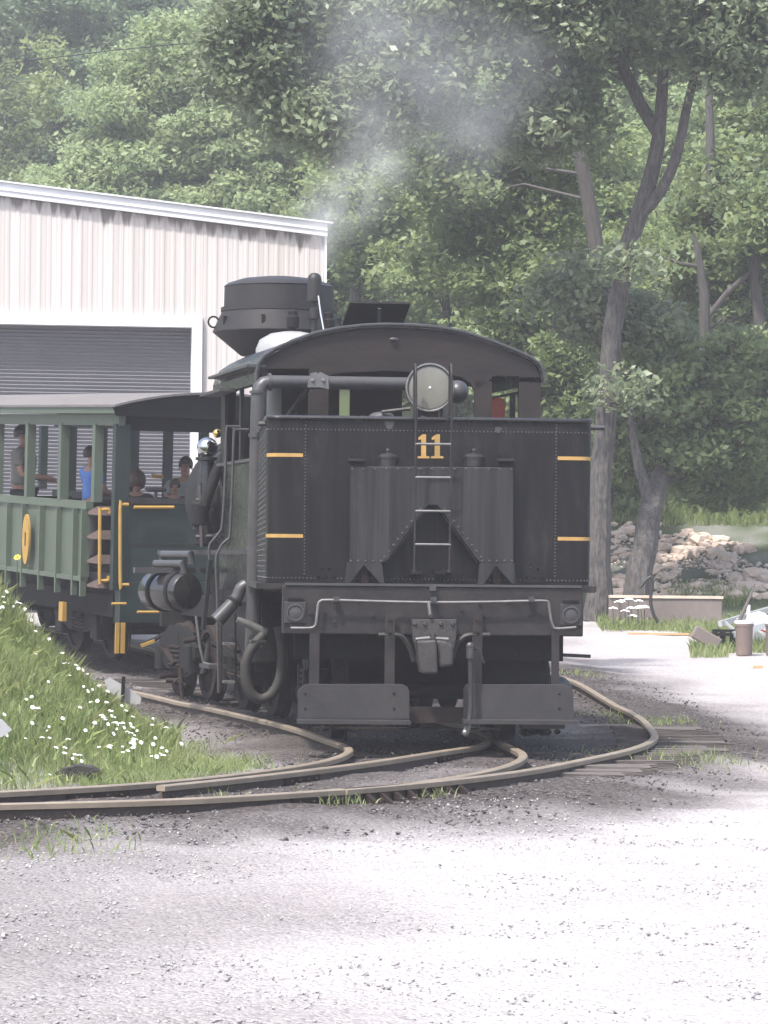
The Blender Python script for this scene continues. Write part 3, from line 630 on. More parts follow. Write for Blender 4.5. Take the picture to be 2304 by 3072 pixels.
# trucks: geared, with the drive shaft along the right side
def wheel_lathe(r): return [(.06,-.09),(.09,-.09),(.09,-.03),(r*.78,-.03),(r*.8,-.07),(r-.005,-.07),(r,.05),(r+.028,.055),(r+.024,.075),(r*.8,.075),(r*.78,.02),(.09,.03),(.06,.03)]
def truck(parent, y, xo=0., yaw=0., wb=1.42, r=.44, gear=True):
    Mt = Matrix.Translation((xo, y, 0)) @ Matrix.Rotation(yaw, 4, 'Z')
    b = MB()
    for sx in (-1, 1):
        x = sx*1.0
        b.prism([(-wb/2-.28,.62),(wb/2+.28,.62),(wb/2+.28,.5),(.35,.34),(-.35,.34),(-wb/2-.28,.5)], x-.05, x+.05, 'x')
        b.prism([(-wb/2-.2,.62),(-.3,.86),(.3,.86),(wb/2+.2,.62)], x-.045, x+.045, 'x')
    b.box(-1.05, 1.05, -.17, .17, .5, .78)
    t = b.build('truck', M['soot'], parent, M=Mt)
    for k, ya in enumerate((-wb/2, wb/2)):
        ax = MB().cyl((-1.08, ya, r), (1.08, ya, r), .065, 12).build('axle', M['rusty'], t)
        for sx in (-1, 1):
            Mw = Matrix.Translation((sx*.765, ya, r)) @ Matrix.Rotation(-sx*PI/2, 4, 'Y')
            MB().lathe([(a, h) for a, h in wheel_lathe(r)], Mw, 32).build('wheel', M['rusty'], t)
            jb = MB().box(sx*1.0-.09*1, sx*1.0+.15*1, ya-.14, ya+.14, r-.13, r+.2); jb.build('journal_box', M['soot'], t, bevel=.02)
        if gear:
            Mg = Matrix.Translation((1.08, ya, r)) @ Matrix.Rotation(PI/2, 4, 'Y')
            MB().lathe([(.1,-.04),(.36,-.04),(.40,.03),(.3,.07),(.1,.09)], Mg, 28).build('bevel_gear', M['iron'], t)
            MB().tube([(1.2,ya-.34,r+.0),(1.24,ya-.12,r+.0),(1.24,ya+.05,r),(1.2,ya+.25,r)], [.06,.14,.16,.07], 14).build('pinion', M['iron'], t)
    for sx in (-1, 1):
        for ya in (-.18, 0, .18):
            pts = [(sx*1.0+.075*math.cos(a), ya+.075*math.sin(a), .36+.27*a/(10*PI)) for a in np.linspace(0, 10*PI, 60)]
            MB().tube(pts, .018, 5).build('coil_spring', M['rusty'], t)
    MB().cyl((1.22,-wb/2-1.0,r), (1.22,wb/2+1.0,r), .055, 10).build('drive_shaft', M['iron'], t)
    return t
truck(tender, 1.55)
# machinery seen beyond the right footboard
q = T(1560,1960,.5); b = MB(); b.lathe([(.36,-.06),(.36,.06),(.3,.1),(.1,.12)], Matrix.Translation((T(1530,2020,.3).x, .3, T(1530,2020,.3).z)) @ Matrix.Rotation(PI/2, 4, 'X'), 24); b.build('gear_cover', M['soot'], tender)
b = MB(); b.tube([lp(1545,1925,.3), lp(1560,1920,.3), lp(1640,1928,.3), lp(1652,1915,.3), lp(1648,1900,.3)], .014, 6); b.tube([lp(1620,1990,.2), lp(1640,1960,.2), lp(1652,1935,.2)], .02, 6); b.build('brake_pipe', M['soot'], tender)
b = MB()
for px, s_ in ((1575,.05),(1600,.04),(1640,.045),(1672,.03)): q = T(px,2195,-.1); b.ball((q.x, -.1, q.z), s_, 8, (1,1.4,.8))
q0, q1 = T(1560,2172,-.1), T(1690,2185,-.1); b.box(q0.x, q1.x, -.2, 0, q1.z, q0.z); b.build('brake_rigging', M['soot'], tender)
a, c_ = T(935,2180,-.15), T(1500,2190,-.15); MB().box(a.x, c_.x, -.2, -.12, c_.z, a.z).build('brake_beam', M['rusty'], tender)
MB().box(-.55, .55, .1, LEN, .78, zB-.06).build('centre_sill', M['soot'], tender)
MB().box(-1.2, 1.2, -.02, .12, .75, zB-.06).build('end_sill', M['soot'], tender)

# ---------------------------------------------------------------- locomotive
LF = Frame((.164, 34.1, .17), math.radians(12.5))
Q = LF.loc
loco = thing('steam_locomotive', 'black geared steam locomotive with a tall cabbage smokestack and arched cab, ahead of the tender', 'locomotive', LF)
def lx(px, py, y=0.): p = Q(px, py, y); return (p.x, p.z)
CL = 2.3                                                    # cab length
arcpx = [(778,1150),(778,1118),(784,1095),(798,1075),(830,1054),(880,1031),(950,1007),(1020,993),(1090,985),(1160,982),(1240,984),(1310,990),(1390,1004),(1470,1030),(1540,1058),(1590,1080),(1612,1098),(1622,1118),(1625,1150)]
A = [lx(*q, 0) for q in arcpx]
cL, cR = A[0][0], A[-1][0]; zfl = 1.32; zw = Q(1200,1108,.12).z
def offset(A, d):
    out = []
    for i, (x, z) in enumerate(A):
        x0, z0 = A[max(0, i-1)]; x1, z1 = A[min(len(A)-1, i+1)]; l = math.hypot(x1-x0, z1-z0); out.append((x-(z1-z0)/l*d, z+(x1-x0)/l*d))
    return out
OUT = offset(A, .03)
roof = MB().prism(OUT + A[::-1], 0., CL+.35).build('cab_roof', M['black_gloss'], loco)
ro = offset(A, .032); MB().tube([(x, 0., z) for x, z in ro], .017, 6).build('roof_bead', M['pipe'], roof)
# rear wall of the cab: top panel cut round three openings
WY = .03
def L_(px, py): return lx(px, py, WY)
inner = [(x*.998, z-.004) for x, z in A]
top = inner + [L_(1553,1130), L_(1476,1130), L_(1476,1128)]
cut = [L_(1622,1132), L_(1557,1132), L_(1557,1128), L_(1476,1128), L_(1476,1135), L_(1425,1175), L_(1412,1150), L_(1385,1132), L_(1330,1118), L_(1150,1112), L_(1020,1118), L_(990,1126), L_(987,1140), L_(927,1140), L_(927,1106), L_(800,1106), L_(800,1132)]
MB().prism(inner[1:-1] + cut, WY, WY+.04).build('cab_rear_wall', M['cabwall'], loco)
zs = lx(1200,1262,WY)[1]-.25
for a_, c_ in ((778,800),(927,986),(1425,1476),(1557,1622)):
    x0, x1 = lx(a_,1180,WY)[0], lx(c_,1180,WY)[0]; MB().box(x0, x1, WY, WY+.045, zs, lx(1200,1138,WY)[1]).build('cab_post', M['cabwall'], loco)
MB().box(cL+.02, cR-.02, WY+.002, WY+.04, zfl, zs+.001).build('cab_rear_apron', M['cabwall'], loco)
q = Q(1182,1018,WY-.02); MB().ball(tuple(q), .035, 8, (1.4,.6,.6)).build('lamp_hook', M['pipe'], loco)
# side walls with window openings, front wall with two windows
def sidewall(x, s_):
    zwin0, zwin1 = Q(720,1385,1.).z, 3.42
    o = MB().box(x, x+s_*.035, WY+.04, CL, zfl, zwin0).build('cab_side', M['black_gloss'], loco)
    for y0, y1 in ((WY+.04,.32),(1.06,1.16),(CL-.25,CL)): MB().box(x, x+s_*.035, y0, y1, zwin0+.001, zwin1).build('side_post', M['black'], o)
    MB().box(x, x+s_*.035, WY+.04, CL, zwin1+.001, A[0][1]+.02).build('side_header', M['black'], o)
    MB().box(x-s_*.06, x+s_*.05, .2, CL-.1, zwin0-.02, zwin0+.012).build('arm_rest', M['pipe'], o)
    return o
sl = sidewall(cL, 1); sidewall(cR, -1)
b = MB().prism([(x*.985, z-.03) for x, z in A], CL-.02, CL).build('cab_front_upper', M['cabwall'], loco); bpy.data.objects.remove(b)
zf0, zf1 = lx(1200,1262,CL)[1]-.1, lx(1200,1130,CL)[1]
inn = [(x*.985, z-.03) for x, z in A]
MB().prism(inn[1:-1] + [(cR-.03, zf1), (cL+.03, zf1)], CL-.03, CL).build('cab_front_wall', M['cabwall'], loco)
for x0, x1 in ((cL+.03, cL+.16), (cL+.66, cL+1.3), (cL+1.42, cL+2.0), (cR-.75, cR-.55), (cR-.12, cR-.03)):
    MB().box(x0, x1, CL-.03, CL, zf0, zf1-.001).build('front_post', M['cabwall'], loco)
MB().box(cL+.02, cR-.02, CL-.03, CL, zfl, zf0-.001).build('front_apron', M['cabwall'], loco)
MB().box(cL, cR, -.1, CL+.2, zfl-.12, zfl-.002).build('cab_floor', M['black'], loco)
# boiler, backhead, domes, stack
BX = -.42; BZ = 2.38; BR = .74
bl = MB().lathe([(.3,0),(BR,.02),(BR,5.3),(BR*.9,5.35),(.2,5.42)], Matrix.Translation((BX, 1.35, BZ)) @ Matrix.Rotation(-PI/2, 4, 'X'), 32).build('boiler', M['black'], loco)
for y in (1.9, 2.9, 3.9, 4.9): MB().lathe([(BR+.008,0),(BR+.008,.05),(BR+.001,.052)], Matrix.Translation((BX, y, BZ)) @ Matrix.Rotation(-PI/2, 4, 'X'), 32).build('boiler_band', M['black_gloss'], bl)
MB().lathe([(BR+.012,0),(BR+.012,.9),(BR,.95)], Matrix.Translation((BX, 5.75, BZ)) @ Matrix.Rotation(-PI/2, 4, 'X'), 32).build('smokebox', M['soot'], bl)
b = MB()
for k in range(10):
    x = BX + random.uniform(-.5,.6); b.tube([(x, 1.25, BZ-.2+random.random()*.4), (x+random.uniform(-.1,.1), 1.1, BZ+.3), (x+random.uniform(-.3,.3), 1.15, BZ+.65), (x, 1.3, BZ+.8)], .02, 6)
for k in range(5): b.cyl((BX-.4+k*.22, 1.16, BZ+.55), (BX-.4+k*.22, 1.22, BZ+.55), .07, 12)
b.build('backhead_fittings', M['iron'], loco)
q = Q(876,1010,3.0); MB().lathe([(.40,-.9),(.40,-.12),(.36,-.02),(.24,.05),(.1,.075),(.001,.08)], Matrix.Translation((q.x, 3., q.z-.02)), 28).build('steam_dome', M['dome'], loco)
dz = q.z + .03
for px, py0, py1, r in ((878,1000,935,.055),(985,1010,940,.055)):
    q0, q1 = Q(px, py0, 3.), Q(px, py1, 3.); MB().lathe([(r*.7,-.2),(r*.7,.05),(r*1.3,.07),(r*1.3,.18),(r,.2),(r,q1.z-q0.z),(r*.4,q1.z-q0.z+.02)], Matrix.Translation((q0.x, 3., q0.z)), 14).build('safety_valve', M['soot'], loco)
q0 = Q(943,905,3.); q1 = Q(943,818,3.); hh = q1.z-q0.z
wh = MB().lathe([(.03,-.42),(.03,-.2),(.055,-.19),(.055,-.08),(.035,-.07),(.035,0),(.08,.005),(.08,hh-.08),(.07,hh-.035),(.04,hh-.008),(.001,hh)], Matrix.Translation((q0.x, 3., q0.z)), 18).build('whistle', M['stack'], loco)
MB().tube([tuple(Q(955,888,2.9)), tuple(Q(962,940,2.7)), tuple(Q(972,995,2.4))], .008, 5).build('whistle_cord', M['alu'], wh)
SYk = 4.4; q = Q(836,1000,SYk); sx, sz = q.x, q.z; k = (SYk + 34.1)/F_PX
rad = lambda px: px*39.0/F_PX
zz = lambda py: Q(836, py, SYk).z
st = MB().lathe([(.3,BZ+.5),(.3,zz(1075)),(rad(112),zz(1068)),(rad(194),zz(1000)),(rad(194),zz(996)),(rad(168),zz(938)),(rad(168),zz(930))], Matrix.Translation((sx, SYk, 0)), 40).build('smokestack', M['stack'], loco)
MB().lathe([(rad(171),zz(938)),(rad(171),zz(926)),(rad(162),zz(925)),(rad(161),zz(864)),(rad(163),zz(862)),(rad(150),zz(852)),(rad(110),zz(839)),(rad(55),zz(832)),(.001,zz(830))], Matrix.Translation((sx, SYk, 0)), 40).build('spark_arrestor', M['stack'], st)
pts = [(sx-rad(194)-.0, SYk, zz(966))]; q = Q(641,966,SYk); MB().tube([(q.x+.062*math.cos(a), SYk, q.z+.062*math.sin(a)) for a in np.linspace(0, 2*PI, 17)], .011, 6, caps=False).build('lifting_ring', M['soot'], st)
for j in range(4):
    a = math.radians(200+j*45); MB().box(-.02,.02,-.02,.02,-.05,.05, Matrix.Translation((sx+rad(183)*math.cos(a), SYk+rad(183)*math.sin(a), zz(970)))).build('stack_lug', M['soot'], st)
# hatch standing open on the roof
H = [Vector(Q(px, py, 1.25)) for px, py in ((1023,988),(1203,990))] + [Vector(Q(px, py, .95)) for px, py in ((1232,912),(1050,909))]
nrm = (H[1]-H[0]).cross(H[3]-H[0]).normalized()*.03
b = MB().add(H + [p_-nrm for p_ in H], [(0,1,2,3),(7,6,5,4),(0,4,5,1),(1,5,6,2),(2,6,7,3),(3,7,4,0)]); ht = b.build('roof_hatch', M['soot'], loco)
MB().bar(tuple(Q(1136,990,1.1)), tuple(Q(1138,925,.95)), .035, .02).build('hatch_strut', M['pipe'], ht)
# side eave / rain guard on the left of the cab
e0 = Q(770,1078,.1); b = MB(); b.box(cL-.13, cL+.06, .0, CL+.1, A[2][1]-.02, A[2][1]+.005); b.build('side_visor', M['pipe'], loco)
b = MB(); b.box(cL-.2, cL+.0, 1.25, CL+.2, A[1][1]-.13, A[1][1]-.1); b.build('side_awning', M['pipe'], loco)
# big water pipe behind the cab: up from below, elbow, across
PYp = -.55
P0 = [Q(px, py, PYp) for px, py in ((757,1985),(762,1800),(768,1500),(774,1250),(776,1185),(780,1162),(792,1150),(812,1146),(860,1146),(1000,1148),(1235,1152))]
wp = MB().tube(P0, [.078]*5+[.074,.07,.067,.066,.066,.066], 14).build('water_pipe', M['pipe'], loco)
for a_, c_ in (((772,1300),(772,1312)), ((775,1172),(775,1180)), ((805,1146),(812,1146)), ((765,1762),(765,1775))):
    MB().cyl(tuple(Q(*a_, PYp)), tuple(Q(*c_, PYp)), .09, 14).build('pipe_collar', M['pipe'], wp)
h = [Q(px, py, PYp-.075) for px, py in ((922,1162),(932,1120),(948,1116),(954,1122),(962,1116),(984,1128),(986,1168),(960,1162))]
b = MB(); b.prism([(p_.x, p_.z) for p_ in h], PYp-.085, PYp-.062)
for px in (939,971): q = Q(px,1142,PYp-.085); rivet(b, (q.x, PYp-.085, q.z), (0,-1,0), .024)
b.build('pipe_clamp', M['steel'], wp)
MB().tube([tuple(Q(925,1165,PYp+.05)), tuple(Q(858,1252,PYp+.05))], .022, 8).build('pipe_stay', M['soot'], wp)
# suction hose loop and nozzle on the left
hs = spline([Q(px, py, -.75) for px, py in ((792,1905),(778,1918),(752,1950),(737,1995),(738,2040),(752,2078),(780,2098),(812,2085),(836,2048),(846,2000),(847,1955),(842,1915),(836,1880))], .05)
ho = MB().tube(hs, .052, 12).build('suction_hose', M['hose'], loco)
for i in range(0, len(hs)-1, 1):
    pass
MB().tube([tuple(Q(712,1858,-.7)), tuple(Q(745,1873,-.7)), tuple(Q(800,1899,-.72))], [.03,.042,.045], 10).build('hose_pipe', M['steel'], ho)
MB().box(Q(750,1922,-.75).x, Q(795,1922,-.75).x, -.8, -.7, Q(750,1926,-.75).z, Q(750,1920,-.75).z).build('hose_clamp', M['pipe'], ho)
nz_ = MB().tube(spline([Q(px, py, -.4) for px, py in ((738,1755),(722,1765),(715,1785),(706,1800),(692,1818))], .04), .062, 12).build('nozzle', M['pipe'], loco)
MB().cyl(tuple(Q(700,1808,-.4)), tuple(Q(651,1862,-.4)), .066, 14, .078).build('nozzle_mouth', M['pipe'], nz_); MB().cyl(tuple(Q(706,1799,-.4)), tuple(Q(701,1806,-.4)), .086, 14).build('nozzle_flange', M['soot'], nz_)
# running board, air tank, pipes on the left side
rb = Q(735,1664,.2); zr = Q(480,1656,4.2).z
xl2 = Q(472,1656,4.2).x
MB().prism([(cL+.12, .1), (cL-.06, .1), (cL-.08, 1.8), (xl2, 4.2), (xl2+.5, 4.4), (cL+.4, 2.0)], zr-.03, zr+.02, 'z').build('running_board', M['grey'], loco)
TY = 2.6; qa = Q(563,1775,TY); tx, tz = qa.x, qa.z; trad = 57*36.6/F_PX
TA = Vector((tx, TY, tz)); TD = Vector((-.42, .9, 0)).normalized(); TB = TA + TD*.66
Mt = Matrix.Translation(TA) @ TD.to_track_quat('Z', 'Y').to_matrix().to_4x4()
at_ = MB().lathe([(.001,-.05),(trad*.5,-.035),(trad*.9,-.005),(trad,.03),(trad,.66),(trad*.9,.695),(.001,.73)], Mt, 32).build('air_tank', M['tank_gloss'], loco)
for h0 in (.1,.46): MB().lathe([(trad+.002,h0),(trad+.014,h0),(trad+.014,h0+.05),(trad+.002,h0+.05)], Mt, 32).build('tank_band', M['soot'], at_)
for k, (dx, dz_) in enumerate(((-.02,.30),(.06,.40))):
    p0 = TA + Vector((dx, 0, dz_)) + TD*.05; p1 = p0 + TD*.55; MB().tube([p0-Vector((0,0,.1)), p0, p1, p1-Vector((0,0,.08))], .045, 10).build('cooling_pipe', M['pipe'], at_)
MB().box(tx-.55, tx+.35, TY+.2, TY+.35, tz+.2, tz+.26).build('tank_hanger', M['pipe'], at_)
# polished globe on a stand beside the boiler, hand rails, steps
q = Q(622,1342,2.9); gb = MB().ball(tuple(q), .118, 20, (1,1,.95)).build('globe_lubricator', M['chrome'], loco)
MB().lathe([(.15,-.9),(.12,-.5),(.09,-.22),(.08,-.15),(.13,-.14),(.13,-.11),(.06,-.1)], Matrix.Translation(q), 18).build('lubricator_stand', M['black_gloss'], gb)
q2 = Q(652,1300,2.6); MB().ball(tuple(q2), .05, 12).build('brass_valve', M['brass'], loco)
MB().tube([tuple(Q(672,1370,2.3)), tuple(Q(648,1420,2.3)), tuple(Q(612,1520,2.3))], .06, 10).build('exhaust_pipe', M['soot'], loco)
for k, (px, py, r) in enumerate(((600,1540,.11),(640,1560,.09),(612,1600,.1),(650,1500,.07))):
    q = Q(px, py, 2.5); MB().lathe([(r*.6,-.14),(r,-.12),(r,.1),(r*.7,.14),(.02,.16)], Matrix.Translation(q) , 12).build('pump_body', M['soot'], loco)
for k, (a_, c_) in enumerate((((588,1610),(640,1608)),((590,1500),(640,1497)),((600,1450),(606,1640)))):
    MB().tube([tuple(Q(*a_, 2.45)), tuple(Q(*c_, 2.4))], .022, 8).build('feed_pipe', M['iron'], loco)
for A_ in (((680,1284),(684,1277),(718,1277)), ((700,1290),(706,1286),(745,1287))):
    pass
for A_, y in ((((720,1280),(688,1280),(679,1290),(676,1420),(668,1560),(660,1595),(630,1632),(628,1668),(628,1760),(610,1890)), .9), (((746,1289),(708,1289),(702,1298),(697,1450),(690,1600),(682,1618),(650,1664),(652,1800),(656,2078)), .1)):
    MB().tube(spline([Q(px, py, y) for px, py in A_], .08), .0145, 8).build('hand_rail', M['pipe'], loco)
sp = MB().tube([tuple(Q(588,1848,.9)), tuple(Q(600,1940,.9)), tuple(Q(611,1988,.9)), tuple(Q(662,2004,.5))], .014, 6).build('step_hanger', M['steel'], loco)
MB().box(Q(612,1990,.7).x, Q(665,2000,.7).x, .4, 1.0, Q(612,2004,.7).z, Q(612,1992,.7).z).build('cab_step', M['grey'], sp)
for py in (1930,2044): q = Q(682, py, .3); MB().box(q.x-.055, q.x+.055, .15, .4, q.z-.014, q.z+.01).build('cab_step', M['steel'], sp)
for px in (664,706): MB().bar(tuple(Q(px,1840,.3)), tuple(Q(px,2070,.3)), .03, .02).build('step_side', M['soot'], sp)
q = Q(610,1640,.3); MB().bar(tuple(Q(630,1680,.5)), tuple(Q(610,1890,.5)), .1, .04).build('brace', M['soot'], loco)
# frame, trucks, clutter below
MB().box(-.95, .95, -.4, 8.2, .95, 1.2).build('main_frame', M['soot'], loco)
MB().box(cL+.05, -.9, .3, CL, .6, 1.2).build('tool_box', M['soot'], loco); MB().box(cL+.1, cL+.3, 2.2, 3.4, 1.1, 1.5).build('injector_box', M['soot'], loco)
MB().box(cL+.05, cR-.05, .0, .12, .75, zfl-.121).build('rear_sill', M['soot'], loco)
truck(loco, 1.9, -.3, math.radians(2)); truck(loco, 6.0, -.35, math.radians(5))
MB().box(-1.2, 1.2, 8.2, 8.4, .8, 1.25).build('front_beam', M['soot'], loco)
for k in range(16):                                          # brake gear, pipes and rods below the running board
    px = 470 + 17*k + random.uniform(-8,8); py = 1940 + random.uniform(-60,110); y = max(.6, 3.4 - .19*k); q = Vector(Q(px, py, y)); e = q + Vector((random.uniform(-.1,.35), random.uniform(-.3,.3), random.uniform(-.35,.1)))
    MB().tube([q, q.lerp(e, .5)+Vector((0,0,random.uniform(-.05,.08))), e], random.choice((.014,.02,.03)), 7).build('brake_rod', M[random.choice(('rusty','soot','soot'))], loco)
# engine: three vertical cylinders on the right side
for k in range(3):
    MB().lathe([(.12,1.2),(.2,1.3),(.2,1.9),(.22,1.92),(.22,2.0),(.14,2.03),(.06,2.1)], Matrix.Translation((1.15, 2.9+.5*k, 0)), 18).build('cylinder', M['black'], loco)
MB().cyl((1.22, .4, .44), (1.22, 7., .44), .05, 10).build('line_shaft', M['iron'], loco)
jk = tag(MB().prism([lx(px, py, .4) for px, py in ((1474,1252),(1476,1198),(1490,1190),(1512,1196),(1518,1215),(1514,1270),(1476,1270))], .4, .46).build('work_jacket', M['red'], None, bevel=.015, M=LF.M), 'faded red cloth hanging inside the right rear window of the cab', 'cloth')

# ---------------------------------------------------------------- open coach
CF = Frame(CO, math.radians(24), math.atan(.039))
S = CF.side; HW = 1.3
coach = thing('excursion_coach', 'green open-sided wooden passenger coach with slatted posts and canvas roof', 'coach', CF)
def sy(px, py=1500, x=-HW): return S(px, py, x).y
def sz_(py, px=200, x=-HW): return S(px, py, x).z
LC = 10.5; yE = sy(268)
z_bot, z_sill0, z_sill1, z_b0, z_b1, z_f1 = sz_(1722), sz_(1522), sz_(1499), sz_(1275), sz_(1243), sz_(1216)
zfloor = z_bot + .08
for sx in (-1, 1):
    m = M['green'] if sx < 0 else M['green_shade']
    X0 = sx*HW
    sp_ = MB().box(X0-.02, X0+.02, yE, LC, z_bot, z_sill0).build('side_panel', m, coach)
    MB().box(X0-.05, X0+.05, yE-.02, LC, z_sill0+.001, z_sill1).build('sill_rail', m, sp_)
    MB().box(X0-sx*.0, X0+sx*.09, yE, LC, z_bot-.06, z_bot-.001).build('bottom_flange', m, sp_)
    ys = [sy(px, 1600) for px in (238,188,137,84,38)]; dy = (ys[-1]-ys[0])/4
    ys += [ys[-1]+dy*k for k in range(1, int((LC-ys[-1])/dy))]
    for y in ys + [yE+.025]: MB().box(X0+sx*.021, X0+sx*.1, y-.025, y+.025, z_bot-.26, z_sill0-.003).build('rib', m, sp_)
    up = [sy(px, 1400) for px in (292,190,90)]; d2 = up[2]-up[1]; up += [up[2]+d2*k for k in range(1, 6)]
    for y in up: MB().box(X0-.06, X0+.06, y-.06, y+.06, z_sill1+.001, z_b0+.02).build('post', m if sx < 0 else M['green_shade'], coach)
    MB().box(X0-.04, X0+.04, -.02, LC, z_b0, z_b1).build('header_board', m, coach)
    MB().box(X0+sx*.0, X0+sx*.14, -.1, LC, z_b1+.012, z_f1).build('fascia_board', m, coach)
    # corner post of the end platform
    MB().box(X0-.07 if sx < 0 else X0-.13, X0+.13 if sx < 0 else X0+.07, 0, .12, z_bot-.12, z_b0+.02).build('corner_post', M['green_shade'], coach)
# arched canvas roof
ra = [(x, z_f1 + .004 + .2*(1-(x/1.46)**2)) for x in np.linspace(-1.46, 1.46, 15)]
rf = MB(); rf.prism(ra + [(x, z-.03) for x, z in ra[::-1]], -.18, LC+.2); rf.sm = [True]*len(rf.sm); rf = rf.build('roof', M['canvas'], coach)
MB().prism([(x, z-.032) for x, z in ra] + [(1.4, z_b1-.02), (-1.4, z_b1-.02)], -.12, -.08).build('end_arch_board', M['undercar'], rf)
MB().box(-HW+.1, HW-.1, .02, .1, z_b0-.06, z_b1).build('end_header', M['undercar'], coach)
for px0, px1 in ((388,412),(458,548)): MB().box(CF.loc(px0,1243,.0).x, CF.loc(px1,1243,.0).x, -.02, .01, CF.loc(px0,1246,0).z, CF.loc(px0,1240,0).z).build('lamp_tube', M['whitesteel'], coach)
# end wall
ex0 = CF.loc(385,1600,0).x; ez = lambda py, px=450: CF.loc(px, py, 0.).z
ew = MB().box(ex0, HW-.08, 0, .05, ez(1745), ez(1512)).build('end_panel', M['green_shade'], coach)
MB().box(ex0-.02, HW-.05, -.05, .08, ez(1511), ez(1494)).build('end_rail', M['beam'], ew)
MB().box(ex0, HW-.08, -.012, -.001, ez(1634), ez(1630)).build('panel_batten', M['beam'], ew)
MB().tube([tuple(CF.loc(px,1522,-.09)) for px in (402,522)], .022, 8).build('yellow_bar', M['yellow'], ew)
es = MB().box(-HW+.02, HW, -.05, .15, ez(1868), ez(1746)).build('end_sill', M['green_shade'], coach)
for px0, px1, py in ((335,378,1811),(412,476,1836)): MB().tube([tuple(CF.loc(px0,py,-.1)), tuple(CF.loc(px1,py,-.1))], .02, 6).build('yellow_bar', M['yellow'], es)
def grab(pts, y): MB().tube(spline([CF.loc(a, b_, y) for a, b_ in pts], .05), .024, 8).build('grab_iron', M['yellow'], coach)
grab([(385,1514),(366,1514),(361,1520),(361,1748),(366,1754),(386,1755)], -.06)
grab([(326,1540),(326,1529),(302,1530),(300,1540),(299,1735),(303,1742),(324,1741),(325,1728)], .0)
for px in (420,):  pass
for px in (352,369): # two yellow paddles hanging from the sill
    q = CF.loc(px,1910,-.1); MB().box(q.x-.028, q.x+.026, -.11, -.08, CF.loc(px,1960,-.1).z, CF.loc(px,1868,-.1).z).build('yellow_paddle', M['yellow'], es)
q = S(197,1833,-HW); MB().box(-HW-.1, -HW-.04, q.y-.16, q.y+.0, S(197,1862,-HW).z, S(197,1805,-HW).z).build('yellow_plate', M['yellow'], coach)
# oval board with a number on the side panel
q = S(82,1618,-HW-.1); R1 = 73*48/F_PX
ov = MB().add([(-HW-.13, q.y+.15*math.cos(a), q.z+R1*math.sin(a)) for a in np.linspace(0, 2*PI, 25)[:-1]] + [(-HW-.1, q.y+.15*math.cos(a), q.z+R1*math.sin(a)) for a in np.linspace(0, 2*PI, 25)[:-1]],
    [tuple(range(24)), tuple(range(47, 23, -1))] + [(i, 24+i, 24+(i+1) % 24, (i+1) % 24) for i in range(24)]).build('oval_board', M['yellow'], coach)
MB().box(-HW-.134, -HW-.131, q.y-.018, q.y+.018, q.z-.09, q.z+.1).build('board_numeral', M['soot'], ov)
# platform steps
for py in (1540,1612,1685,1758):
    q = S(283, py, -HW); MB().prism([(q.y-.2,q.z-.02),(q.y+.25,q.z-.02),(q.y+.25,q.z+.01),(q.y-.18,q.z+.1)], -HW-.02, -HW+.4, 'x').build('platform_step', M['brown'], coach)
# floor, benches, underframe, trucks
MB().box(-HW+.03, HW-.03, .1, LC, zfloor-.1, zfloor).build('floor', M['undercar'], coach)
for k in range(6):
    y = 2.0 + 1.35*k; s_ = MB().box(-.3, 1.15, y, y+.42, zfloor+.4, zfloor+.45).build('bench', M['undercar'], coach); MB().box(-.3, 1.15, y+.42, y+.47, zfloor+.1, zfloor+.85).build('bench_back', M['undercar'], s_)
MB().box(-1.1, 1.1, .2, LC, zfloor-.42, zfloor-.11).build('underframe', M['undercar'], coach); MB().box(-1.15, -1.05, .6, LC, .62, zfloor-.3).build('truss_skirt', M['undercar'], coach)
truck(coach, 2.3, 0, 0, 1.5, .4, False); truck(coach, 8.3, 0, 0, 1.5, .4, False)
MB().tube([tuple(CF.loc(425,1935,-.3)), tuple(CF.loc(470,1915,-.3)), tuple(CF.loc(535,1880,-.3))], .03, 8).build('uncoupling_handle', M['soot'], coach)
MB().bar(tuple(CF.loc(424,1937,-.32)), tuple(CF.loc(462,1922,-.32)), .06, .04).build('yellow_grip', M['yellow'], coach)
MB().lathe([(.02,-.5),(.02,-.04),(.13,-.03),(.15,0),(.13,.02),(.02,.03)], Matrix.Translation(CF.loc(468,1468,.5)), 16).build('brake_wheel', M['pipe'], coach)
MB().tube([tuple(CF.loc(455,1428,1.2)), tuple(CF.loc(490,1431,1.2))], .03, 6).build('yellow_bar', M['yellow'], coach)

